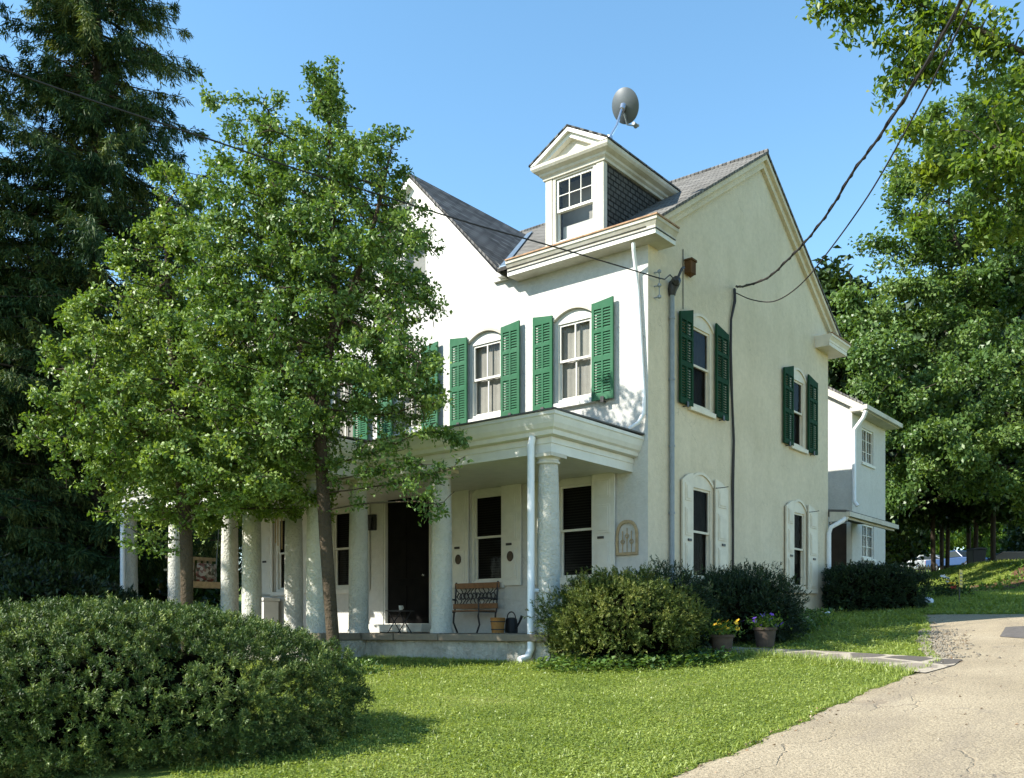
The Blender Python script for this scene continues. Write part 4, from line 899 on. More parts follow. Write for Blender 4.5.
# small dark table and folded chair by the door
tz = thing('side_table', 'small dark folding table on the porch beside the front door', 'table', tuple(hw(-0.75, 5.35, 1.54)), HROT)
hb('table_top', M['metal_dark'], tz, lambda b: b.box(-0.95, -0.55, 5.12, 5.55, 1.98, 2.00))
hb('leg', M['metal_dark'], tz, lambda b: b.tube([(-0.9, 5.15, 1.545), (-0.9, 5.52, 1.98)], 0.012, 5)); hb('leg', M['metal_dark'], tz, lambda b: b.tube([(-0.9, 5.52, 1.545), (-0.9, 5.15, 1.98)], 0.012, 5))
hb('leg', M['metal_dark'], tz, lambda b: b.tube([(-0.6, 5.15, 1.545), (-0.6, 5.52, 1.98)], 0.012, 5)); hb('leg', M['metal_dark'], tz, lambda b: b.tube([(-0.6, 5.52, 1.545), (-0.6, 5.15, 1.98)], 0.012, 5))
mg = thing('white_cup', 'white cup standing on the small dark porch table', 'cup', tuple(hw(-0.75, 5.3, 2.002)), HROT)
hb('cup_body', M['paint'], mg, lambda b: b.lathe((-0.75, 5.3, 2.003), [(0.035, 0), (0.045, 0.09), (0.041, 0.09), (0.03, 0.01)], 14), smooth=True)
hb('handle', M['paint'], mg, lambda b: b.tube([(-0.75, 5.255-0.03*math.sin(t), 2.05+0.025*math.cos(t)) for t in [math.pi*k/6 for k in range(7)]], 0.006, 5))

# ---- pots with flowers at the path
def blossom_arrays(cs, r, n=5):
    P = []; A = []; Nn = []
    for c in cs:
        up = unit(np.array([[rng.normal()*0.5-0.3, rng.normal()*0.5-0.5, 1.0]]))[0]
        u = np.cross(up, [1, 0.2, 0.1]); u /= np.linalg.norm(u); w = np.cross(up, u)
        for k in range(n):
            t = 2*math.pi*k/n; P.append(c); A.append(u*math.cos(t)+w*math.sin(t)+up*0.25); Nn.append(up)
    P = np.array(P); k = len(P)
    return leaf_arrays(P, np.array(A), np.array(Nn), np.full(k, r), np.full(k, r*0.85), 0.1)
def flower_pot(px, py, Y, hgt, rad, petal, plabel, flabel, nb, spread):
    p = at(px, py, Y); gz_ = g1(p.x, p.y)+0.02
    b = MB(); b.lathe((p.x, p.y, gz_), [(rad*0.72, 0), (rad*0.78, 0.03), (rad*0.95, hgt*0.86), (rad*1.06, hgt*0.87), (rad*1.08, hgt), (rad*0.95, hgt), (rad*0.92, hgt*0.9)], 22)
    tag(b.build('flower_pot', M['terracotta'], None, MW, root=lroot((p.x, p.y, gz_)), smooth=True), plabel, 'flower pot')
    base = Vector((p.x, p.y, gz_+hgt*0.88))
    t = thing('flowering_plant', flabel, 'flowers', tuple(base))
    n = 420
    pos = np.array(base)+rng.normal(size=(n, 3))*np.array([spread*0.5, spread*0.45, 0.06])+np.array([0, 0, 0.10]); pos[:, 2] = np.maximum(pos[:, 2], base.z)
    V, I = leaf_arrays(pos, rand_dirs(n)+np.array([0, 0, 0.5]), rand_dirs(n)+np.array([0, 0, 1.2]), rng.uniform(0.04, 0.08, n), rng.uniform(0.02, 0.035, n))
    mesh_np('foliage', V, 4, I, M['leaf_bright'], rng.random(n), parent=t)
    for k in range(nb):
        c = np.array(base)+np.array([rng.normal()*spread*0.5, rng.normal()*spread*0.4-0.05, rng.uniform(0.06, 0.26)])
        V, I = blossom_arrays([c], 0.045); mesh_np('blossom', V, 4, I, M[petal], None, parent=t)
flower_pot(722, 655, 14.3, 0.32, 0.175, 'petal_yellow', 'brown clay pot at the path edge with yellow flowers', 'yellow and orange flowers growing in the clay pot nearer the lawn', 16, 0.26)
flower_pot(765, 648, 15.2, 0.32, 0.18, 'petal_purple', 'brown clay pot at the path edge with purple flowers', 'purple flowers trailing from the clay pot nearer the drive', 14, 0.26)

# ------------------------------------------------------------------ vegetation
def sample_blobs(blobs, n, shell=0.35):
    """points through a union of ellipsoids (x,y,z,rx,ry,rz), denser towards the outside"""
    B = np.array(blobs, float); vol = B[:, 3]*B[:, 4]*B[:, 5]
    pick = rng.choice(len(B), n, p=vol**0.6/np.sum(vol**0.6))
    d = rand_dirs(n); r = (shell+(1-shell)*rng.random(n))**(1/2.2)
    return B[pick, :3]+d*r[:, None]*B[pick, 3:6]
def colonize(roots, att, step, infl, kill, iters=160):
    """space colonisation from root polylines [(points...)]; returns nodes, parent"""
    P = []; par = []
    for line, link in roots:
        for i, p in enumerate(line):
            par.append(link if i == 0 else len(P)-1); P.append(np.array(p, float))
    P = list(P); att = np.array(att, float); alive = np.ones(len(att), bool)
    def near(Q, off):
        d = ((att[:, None, :]-Q[None])**2).sum(2); k = d.argmin(1); return d[np.arange(len(att)), k], k+off
    bd, bi = near(np.array(P), 0)
    for it in range(iters):
        act = alive & (bd < infl*infl)
        if not act.any(): break
        ids = bi[act]; v = unit(att[act]-np.array(P)[ids])
        uniq, inv = np.unique(ids, return_inverse=True)
        acc = np.zeros((len(uniq), 3)); np.add.at(acc, inv, v)
        acc = unit(acc+rng.normal(size=acc.shape)*0.12+np.array([0, 0, 0.04]))
        new = np.array(P)[uniq]+acc*step; off = len(P)
        for k in range(len(uniq)): P.append(new[k]); par.append(int(uniq[k]))
        nd, ni = near(new, off); m = nd < bd; bd[m] = nd[m]; bi[m] = ni[m]
        alive &= bd > kill*kill
        if len(P) > 9000: break
    return np.array(P), np.array(par)
def pipe(P, par, tip=0.006, ex=2.3):
    n = len(P); a = np.zeros(n); kids = np.zeros(n, int)
    for i in range(n-1, -1, -1):
        if a[i] == 0: a[i] = tip**ex
        if par[i] >= 0: a[par[i]] += a[i]; kids[par[i]] += 1
    return a**(1/ex), kids
def branch_mesh(P, par, R, mat, parent, name='trunk', rmin=0.0):
    V = []; I = []; off = 0
    for i in range(len(P)):
        j = par[i]
        if j < 0 or R[i] < rmin: continue
        n = 9 if R[j] > 0.06 else (6 if R[j] > 0.02 else 4)
        p0, p1 = P[j], P[i]; d = p1-p0; L = np.linalg.norm(d)
        if L < 1e-6: continue
        d /= L; p0 = p0-d*R[j]*0.25
        ref = np.array([0.31, 0.2, 0.93]) if abs(d[2]) < 0.8 else np.array([0.93, 0.3, 0.2])
        u = np.cross(d, ref); u /= np.linalg.norm(u); w = np.cross(d, u)
        t = 2*np.pi*np.arange(n)/n; ring = np.cos(t)[:, None]*u+np.sin(t)[:, None]*w
        rj = min(R[j], R[i]*1.6+0.01) if R[j] > R[i] else R[j]
        V.append(p0+ring*rj); V.append(p1+ring*R[i])
        k = np.arange(n); k2 = (k+1) % n
        I.append(np.stack([off+k, off+k2, off+n+k2, off+n+k], 1).ravel()); off += 2*n
    o = mesh_np(name, np.concatenate(V), 4, np.concatenate(I), mat, None, parent=parent)
    o.data.polygons.foreach_set('use_smooth', [True]*len(o.data.polygons)); return o
def crown_mesh(P, par, kids, R, n, ln, wd, spread, mat, parent, thin=0.02, fold=0.22, up=0.7, light=None, name='crown', droop=0.12, clump=0.45, out=None, keep=0.66):
    idx = np.where((R < thin) & (par >= 0))[0]
    w = np.where(kids[idx] == 0, 2.2, 1.0); w *= rng.gamma(1.5, 1.0, len(idx))*(rng.random(len(idx)) < keep)
    pick = rng.choice(idx, n, p=w/w.sum())
    t = rng.random(n)[:, None]; base = P[pick]*(1-t)+P[par[pick]]*t
    dr = unit(P[pick]-P[par[pick]])
    pos = base+rng.normal(size=(n, 3))*spread*np.array([1, 1, 0.75])
    ax = dr*0.6+rand_dirs(n)*0.9+np.array([0, 0, -0.12]); nr = rand_dirs(n)*0.8+np.array([0, 0, up])
    if out is not None: nr = nr+unit(pos-out)*0.5
    tone = rng.normal(0.45, 0.17, len(P))             # every twig carries lighter or darker leaves of its own
    var = np.clip(tone[pick]*clump*1.6+rng.normal(0.5, 0.2, n)*(1-clump)*1.1-0.05, 0, 1)
    V, I = leaf_arrays(pos, ax, nr, ln*rng.uniform(0.5, 1.4, n), wd*rng.uniform(0.6, 1.3, n), fold, droop)
    return mesh_np(name, V, 4, I, mat, var, parent=parent)
def deepen(bl, dys, rmin=0.40, zmin=0.0):
    return bl+[(x, y+dy, z, rx*0.85, ry, rz*0.85) for x, y, z, rx, ry, rz in bl if rx > rmin and z > zmin for dy in dys]
def pxblobs(lst, Y, sq=1.0, depth=1.1):
    out = []
    for q in lst:
        px, py, r = q[:3]; dy = q[3] if len(q) > 3 else 0.0; sy = q[4] if len(q) > 4 else 1.0
        c = at(px, py, Y+dy); rr = r/F*(Y+dy); out.append((c.x, c.y, c.z, rr, rr*depth, rr*sy*sq))
    return out
def tree(name, label, base, stems, blobs, n_att, step, n_leaf, ln, wd, spread, leaf, bark, trunk_r, group=None, infl=None, kill=None, thin=0.02, tip=0.006, rmin=0.0, up=0.4, rtop=None, fixed_att=None, clump=0.45, cat='tree'):
    t = thing(name, label, cat, tuple(base), 0, group)
    roots = []
    cnt = 0; starts = []
    for st, link in stems:
        pts = [np.array(p) for p in spline(st, 5)]
        lk = -1 if link is None else starts[link[0]]+min(link[1]*5, 10**6)
        starts.append(cnt); cnt += len(pts); roots.append((pts, lk))
    att = sample_blobs(blobs, n_att)
    P, par = colonize(roots, att, step, infl or step*6, kill or step*1.7)
    R, kids = pipe(P, par, tip)
    sc = trunk_r/R[0]; R2 = np.where(R > 0.02, R*(1+(sc-1)*np.clip((R-0.02)/(R[0]-0.02+1e-6), 0, 1)), R)
    branch_mesh(P, par, R2, bark, t, 'trunk', rmin)
    c0 = np.array(blobs)[:, :3].mean(0)
    crown_mesh(P, par, kids, R, n_leaf, ln, wd, spread, leaf, t, thin, up=up, out=c0, clump=clump)
    return t

# ---- the tree in front of the porch
Y1 = 14.6
b1 = at(336, 664, Y1); b1.z = g1(b1.x, b1.y)-0.05
q = lambda x, y, d=0.0: at(x, y, Y1+d)
stems1 = [([b1, q(331, 610), q(326, 540), q(322, 470), q(319, 425)], None),
          ([q(319, 425), q(309, 380, .15), q(296, 320, .35), q(284, 250, .5), q(272, 170, .6), q(268, 110, .6)], (0, 4)),
          ([q(319, 425), q(328, 370, -.1), q(334, 300, -.2), q(333, 220, -.2), q(330, 140, -.1), q(330, 75, 0)], (0, 4)),
          ([q(331, 345, -.15), q(352, 290, -.5), q(375, 220, -.7), q(392, 145, -.8)], (2, 1))]
bl1 = pxblobs([(331, 74, 14, 0, 1.8), (330, 95, 20, 0, 1.3), (268, 100, 13, .5, 1.5), (398, 128, 12, -.7, 1.4), (331, 125, 32), (272, 112, 20, .5, 1.5), (262, 165, 34, .6), (300, 190, 48, .4), (213, 112, 12, .6, 1.5), (226, 160, 26, .6), (235, 215, 36, .5),
               (394, 138, 17, -.7, 1.4), (378, 185, 38, -.5), (345, 200, 52), (412, 225, 26, -.6), (400, 270, 42, -.6), (350, 275, 70), (290, 270, 62, .5), (428, 250, 17, -.7), (432, 300, 20, -.7),
               (405, 335, 36, -.7), (420, 382, 32, -.8), (385, 380, 48, -.5), (330, 355, 75), (262, 350, 62, .4), (436, 420, 22, -.9), (446, 452, 17, -.9), (438, 500, 22, -.9), (410, 478, 24, -.8), (385, 435, 36, -.6), (455, 436, 12, -1),
               (385, 500, 10, -.6), (300, 425, 48, -.4), (262, 432, 46, -.3), (372, 468, 18, -.6), (425, 470, 24, -.9), (445, 470, 17, -1), (430, 515, 13, -1), (402, 452, 28, -.8), (465, 445, 10, -1), (380, 470, 22, -.7), (452, 490, 12, -1), (240, 400, 40, .2), (235, 270, 46, .4), (215, 330, 40, .2), (258, 225, 40, .4), (290, 130, 18, .4), (300, 160, 26, .3), (205, 85, 9, .6, 1.5), (228, 128, 18, .6)], Y1, 0.9)
bl1 = deepen(bl1, (1.1, -0.9), 0.45, 4.6)
tree('leafy_tree', 'leafy green two-stemmed tree in front of the porch columns, taller of the two', b1, stems1, bl1, 4800, 0.115, 90000, 0.070, 0.045, 0.068, M['leaf_front'], M['bark'], 0.10, 'broadleaf trees before the porch', infl=1.3, kill=0.19)
# ---- its neighbour on the left
Y2 = 15.4
b2 = at(188, 664, Y2); b2.z = g1(b2.x, b2.y)-0.05
q = lambda x, y, d=0.0: at(x, y, Y2+d)
stems2 = [([b2, q(187, 600), q(186, 540), q(182, 480), q(176, 420), q(172, 350, .1), q(168, 280, .2), q(165, 205, .2)], None),
          ([q(182, 480), q(150, 440, -.4), q(110, 410, -.8), q(70, 400, -1.0)], (0, 3)),
          ([q(176, 420), q(205, 380, -.4), q(235, 340, -.7)], (0, 4))]
bl2 = pxblobs([(163, 178, 18, .2, 1.6), (172, 215, 32, .2), (196, 240, 30), (140, 240, 22, .2), (125, 272, 32), (165, 280, 52), (205, 300, 44), (110, 318, 42), (150, 345, 60), (210, 365, 52, -.4), (78, 322, 24), (70, 362, 34, -.3), (100, 388, 52, -.3),
               (48, 408, 26, -.6), (36, 432, 18, -.7), (60, 440, 34, -.5), (95, 445, 46, -.4), (150, 420, 60, -.6), (205, 430, 50, -.9), (255, 458, 46, -1.1), (290, 446, 24, -1.3), (300, 470, 14, -1.3), (75, 480, 22, -.4), (110, 492, 32), (150, 490, 34, -.3), (205, 482, 34, -.8), (245, 495, 20, -1), (140, 528, 22, .1, 1.0), (172, 505, 20), (225, 505, 20, -.6), (128, 545, 14, .1), (30, 415, 16, -.6), (225, 470, 40, -1.2), (270, 480, 26, -1.3), (250, 420, 40, -.9), (180, 455, 50, -.8), (120, 430, 50, -.6), (192, 195, 18, .2), (215, 260, 26), (95, 300, 22), (30, 445, 14, -.6), (195, 515, 16, -.5), (130, 505, 26)], Y2, 0.8)
bl2 = deepen(bl2, (1.3, 2.6, 3.8), 0.38, 3.2)
tree('leafy_tree', 'yellow-green spreading tree whose low branches hang over the left porch columns', b2, stems2, bl2, 6400, 0.125, 122000, 0.072, 0.047, 0.070, M['leaf_side'], M['bark'], 0.10, 'broadleaf trees before the porch', infl=1.4, kill=0.20)

# ---- spruces on the left
def spruce(label, px, Y, top_z, rmax, n_wh, trunk_r, group):
    p = at(px, 600, Y); gzv = g1(p.x, p.y); base = np.array([p.x, p.y, gzv])
    t = thing('spruce_tree', label, 'tree', tuple(base), 0, group)
    Hh = top_z-gzv; b = MB(); b.tube([base+np.array([0.06*math.sin(i), 0.05*math.cos(i*1.3), Hh*i/12]) for i in range(13)], [trunk_r*(1-i/12.5) for i in range(13)], 10)
    bv = b; LP = []; LA = []; LN = []; LL = []; LV = []
    for k in range(n_wh):
        f = (k+0.5)/n_wh; z = gzv+Hh*(0.08+0.91*f)
        rad = rmax*((1-f)**0.72)*rng.uniform(0.72, 1.12)
        for s in range(int(rng.integers(6, 9))):
            an = rng.uniform(0, 2*math.pi); L = rad*rng.uniform(0.55, 1.12); d = np.array([math.cos(an), math.sin(an), 0.0])
            if L < 0.25: L = 0.25
            m = 9; pts = []
            sag = rng.uniform(0.16, 0.34)*L
            for i in range(m+1):
                u = i/m; pts.append(np.array([base[0], base[1], z+rng.normal()*0.0])+d*L*u+np.array([0, 0, 0.10*L*u-sag*1.5*u*u+sag*0.85*u**3.2]))
            bv.tube(pts, [max(0.008, 0.014*L*(1-i/(m+0.5))) for i in range(m+1)], 4)
            side = np.array([-d[1], d[0], 0])
            nb = int(12+L*11); tone = rng.normal(0.42, 0.2)
            for j in range(nb):
                u = rng.uniform(0.12, 1.0)**0.8; i0 = min(int(u*m), m-1); fr = u*m-i0
                c = pts[i0]*(1-fr)+pts[i0+1]*fr
                sl = (0.16+0.26*L*(1-u)*0.6)*rng.uniform(0.6, 1.3); sgn = rng.choice([-1, 1])
                dd = unit((side*sgn*rng.uniform(0.2, 1.0)+d*rng.uniform(0.2, 0.9)+np.array([0, 0, rng.uniform(-0.9, 0.05)]))[None])[0]
                q_ = int(6+sl*26)
                us = np.linspace(0.05, 1, q_); cc = c+dd*(us*sl)[:, None]+np.array([0, 0, -0.45])*((us*us)*sl)[:, None]
                LP.append(cc+rng.normal(size=cc.shape)*0.03); LA.append(np.tile(dd, (q_, 1))*0.8+rng.normal(size=cc.shape)*0.55+np.array([0, 0, -0.45])); LN.append(rng.normal(size=cc.shape)*0.6+np.array([0, 0, 1.0]))
                LL.append(np.full(q_, 0.17)*rng.uniform(0.7, 1.4)); LV.append(np.clip(tone+rng.normal(0, 0.16, q_)+0.15*(us-0.5), 0, 1))
    bv.build('trunk', M['bark_dark'], t, MW, smooth=True)
    LP = np.concatenate(LP); LA = np.concatenate(LA); LN = np.concatenate(LN); LL = np.concatenate(LL); LV = np.concatenate(LV)
    V, I = leaf_arrays(LP, LA, LN, LL, LL*0.17, 0.2, 0.1)
    mesh_np('crown', V, 4, I, M['needle_spruce'], LV, parent=t)
    return len(LP)
n_s = spruce('tall dark spruce rising behind the leafy trees, reaching out of the frame', 96, 27, 27.0, 5.4, 84, 0.27, 'tall spruces')
n_s += spruce('tall dark spruce cut off by the left edge of the photo', -62, 25, 23.0, 4.8, 66, 0.26, 'tall spruces')
print('spruce', n_s)

# ---- the big maple on the right, the limb overhead, the trees beyond
Y3 = 36.0
b3 = at(1062, 590, Y3); b3.z = g1(b3.x, b3.y)-0.1
q = lambda x, y, d=0.0: at(x, y, Y3+d)
stems3 = [([b3, q(1058, 540), q(1040, 480), q(1000, 400), q(975, 320), q(960, 250)], None),
          ([q(1040, 480), q(950, 445, -1), q(900, 400, -2), q(870, 350, -2)], (0, 2)),
          ([q(1040, 480), q(1030, 430, -1), q(1040, 360, -1), q(1050, 280, 0)], (0, 2))]
bl3 = pxblobs([(852, 292, 26), (866, 266, 26), (884, 236, 26), (895, 205, 24), (922, 165, 40), (950, 150, 46), (884, 300, 40), (848, 325, 30), (900, 340, 62), (868, 322, 34), (852, 300, 18), (850, 345, 22), (866, 375, 30, -2), (935, 300, 60), (912, 238, 36), (893, 222, 18), (905, 205, 14), (925, 195, 26), (960, 210, 50), (990, 260, 70), (1020, 190, 50), (1040, 300, 70),
               (885, 400, 40, -2), (930, 400, 60, -2), (990, 380, 70, -2), (1040, 410, 60, -2), (895, 445, 36, -1), (940, 455, 48, -2), (1000, 460, 52, -2), (1045, 480, 40, -2), (960, 130, 44), (1010, 110, 50), (905, 480, 26), (1070, 240, 60), (900, 500, 26, -1), (940, 492, 22, -1), (985, 496, 26, -1), (1030, 500, 30, -1), (1060, 510, 40)], Y3, 0.85)
tree('maple_tree', 'big spreading maple filling the right side behind the annex', b3, stems3, bl3, 3200, 0.38, 110000, 0.165, 0.11, 0.22, M['leaf_maple'], M['bark_dark'], 0.30, 'large trees on the right', infl=4.5, kill=0.75, thin=0.03, tip=0.010)
Y4 = 13.0
b4 = at(1330, 640, 14.0); b4.z = g1(b4.x, b4.y)-0.1
q = lambda x, y, d=0.0: at(x, y, Y4+d)
stems4 = [([b4, q(1325, 500, .9), q(1310, 350, .8), q(1290, 200, .6), q(1260, 60, .4), q(1230, -90, .2), q(1200, -250, 0)], None),
          ([q(1290, 200, .6), q(1200, 130, .3), q(1110, 85, 0), q(1040, 60, -.2), q(980, 30, -.2), q(930, 8, -.1), q(870, -6, 0), q(820, 6, .1)], (0, 3)),
          ([q(1310, 350, .8), q(1210, 270, .5), q(1120, 190, .2), q(1040, 140, 0), q(985, 150, -.2)], (0, 2)),
          ([q(1260, 60, .4), q(1150, -30, .2), q(1060, -40, 0), q(960, -60, 0)], (0, 4))]
bl4 = pxblobs([(812, 10, 17), (836, 6, 18), (858, 8, 16), (848, 50, 9), (885, 28, 26), (905, 60, 24), (893, 76, 14), (930, 20, 30), (925, 80, 18), (888, 122, 13), (902, 130, 9), (965, 60, 30), (1000, 30, 36), (1000, 90, 44), (950, 130, 22), (930, 172, 26, .2), (960, 190, 36, .2), (920, 215, 22, .3), (1000, 170, 46), (1010, 225, 34, .2), (965, 228, 22, .2), (1060, 100, 60), (1070, 200, 60), (1150, 60, 80), (1150, 180, 80), (1240, 60, 90), (1260, -120, 120), (1100, -80, 80), (980, -50, 50), (890, -30, 34), (1380, 60, 110), (1370, -100, 120)], Y4, 0.8)
tree('overhanging_tree', 'nearer tree with yellowish leaves overhanging the drive at the top right corner', b4, stems4, bl4, 2400, 0.16, 60000, 0.105, 0.055, 0.10, M['leaf_over'], M['bark_dark'], 0.26, 'large trees on the right', infl=1.8, kill=0.30, thin=0.022)

def make_tree(name, Hh, rad, crown_lo, n_leaf, ln, leaf, trunk_r, seed_blobs, spread=0.35):
    """one woodland tree at the origin, to be copied"""
    global rng
    t = thing(name, None, None, (0, 0, 0))
    st = [([Vector((0, 0, -0.3)), Vector((0.05, 0, Hh*0.25)), Vector((-0.1, 0.08, Hh*0.5)), Vector((0.08, 0, Hh*0.8))], None)]
    bl = []
    for k in range(seed_blobs):
        f = k/(seed_blobs-1); z = crown_lo+(Hh-crown_lo)*(0.1+0.85*f); rr = rad*math.sin(math.pi*(0.22+0.70*f))
        for j in range(3):
            an = rng.uniform(0, 6.28); o_ = rr*rng.uniform(0.3, 0.75); s_ = rad*rng.uniform(0.28, 0.48)
            bl.append((o_*math.cos(an), o_*math.sin(an), z+rng.normal()*0.3, s_, s_, s_*0.75))
    roots = [(list(np.array(p) for p in spline(st[0][0], 5)), -1)]
    P, par = colonize(roots, sample_blobs(bl, 1100), Hh*0.03, Hh*0.30, Hh*0.05)
    R, kids = pipe(P, par, 0.012); sc = trunk_r/R[0]
    R2 = np.where(R > 0.03, R*(1+(sc-1)*np.clip((R-0.03)/(R[0]-0.03), 0, 1)), R)
    branch_mesh(P, par, R2, M['bark_dark'], t); crown_mesh(P, par, kids, R, n_leaf, ln, ln*0.7, spread, leaf, t, 0.045, up=0.7, out=np.array([0, 0, Hh*0.6]))
    return t
def copy_thing(src, p, rot, s, label, cat, group):
    r = src.copy(); COL.objects.link(r); r.location = p; r.rotation_euler = (0, 0, rot); r.scale = (s, s, s)
    tag(r, label, cat, group)
    for ch in src.children:
        c = ch.copy(); COL.objects.link(c); c.parent = r
        for gch in ch.children:
            d = gch.copy(); COL.objects.link(d); d.parent = c
    return r
def put_first(t, p, rot, s, label, cat, group):
    t.location = p; t.rotation_euler = (0, 0, rot); t.scale = (s, s, s); tag(t, label, cat, group)
tA = make_tree('woodland_tree', 13.0, 4.4, 3.6, 15000, 0.34, M['leaf_wood'], 0.115, 7)
tB = make_tree('woodland_tree', 12.0, 4.0, 0.6, 17000, 0.34, M['leaf_wood'], 0.22, 8)
tC = make_tree('far_tree', 12.0, 5.0, 0.8, 12000, 0.42, M['leaf_bright'], 0.22, 7)
used = set()
def place(t, px, Y, s, label, cat, group, py=None):
    c = at(px, 600, Y); p = (c.x, c.y, g1(c.x, c.y)); r = rng.uniform(0, 6.28)
    if t.name in used: return copy_thing(t, p, r, s, label, cat, group)
    used.add(t.name); put_first(t, p, r, s, label, cat, group); return t
for px, Y, s, lab in ((934, 47, 1.0, 'leftmost slim tree of the row before the parked vehicles'), (942, 52, 0.95, 'slim tree second from the left in the row before the blue pickup'), (947, 49, 0.9, 'slim tree just left of the blue pickup front'),
                      (969, 50, 1.0, 'slim tree just right of the blue pickup'), (975, 46, 0.92, 'slim tree directly behind the dark bin'), (993, 44, 1.0, 'slim tree between the dark bin and the dark parked car'), (1028, 42, 1.05, 'slim tree at the right edge beside the dark parked car')):
    place(tA, px, Y, s, lab, 'tree', 'slim trees along the far drive')
for px, Y, s, lab in ((868, 62, 1.0, 'dense dark tree behind the annex and box hedge'), (880, 66, 1.2, 'dense dark tree farther back behind the annex roof'), (1044, 66, 1.05, 'dense dark tree behind the dark parked car'), (1084, 60, 1.1, 'dense dark tree beyond the right edge of the bank'), (1040, 90, 1.0, 'dense dark tree far behind the dark parked car'),
                      (828, 40, 1.0, 'dark tree showing just past the right slope of the gable'),
                      (-735, 16, 1.0, 'unseen dense dark tree well outside the left edge, there to shade the shrubs'), (-533, 20, 1.0, 'unseen dense dark tree beside the cropped spruce, there to shade the shrubs'), (715, 46, 1.0, 'unseen tree added behind the house front corner to darken the far wood'), (775, 52, 1.1, 'unseen tree added behind the middle of the gable wall to darken the far wood'), (805, 42, 0.85, 'unseen tree added behind the rear of the gable wall to darken the far wood'), (-30, 46, 1.3, 'dense dark tree filling the gap left of the tall spruce'), (40, 42, 1.15, 'dense dark tree behind the foot of the tall spruce'), (105, 46, 1.1, 'dense dark tree right behind the tall spruce trunk'), (160, 40, 0.9, 'dense dark tree behind the far end of the porch'), (215, 48, 0.85, 'dense dark tree glimpsed past the porch swing'), (0, 33, 0.75, 'low dense tree at the left edge under the spruce'), (70, 31, 0.62, 'low dense tree under the spruce beside the porch end'), (135, 33, 0.62, 'low dense tree showing between the last two porch columns')):  # includes unseen trees added to shade the left shrubs and darken the right wood
    place(tB, px, Y, s, lab, 'tree', 'dense woodland trees')
for px, Y, s, lab in ((925, 112, 0.9, 'bright sunlit tree far beyond the white parked car'), (952, 120, 1.0, 'bright sunlit tree far beyond the blue pickup'), (980, 116, 0.9, 'bright sunlit tree far behind the slim tree trunks'), (1010, 126, 1.0, 'bright sunlit tree farthest to the right behind the woodland'), (898, 125, 1.0, 'bright sunlit tree far behind the box hedge')):
    place(tC, px, Y, s, lab, 'tree', 'sunlit trees in the distance')

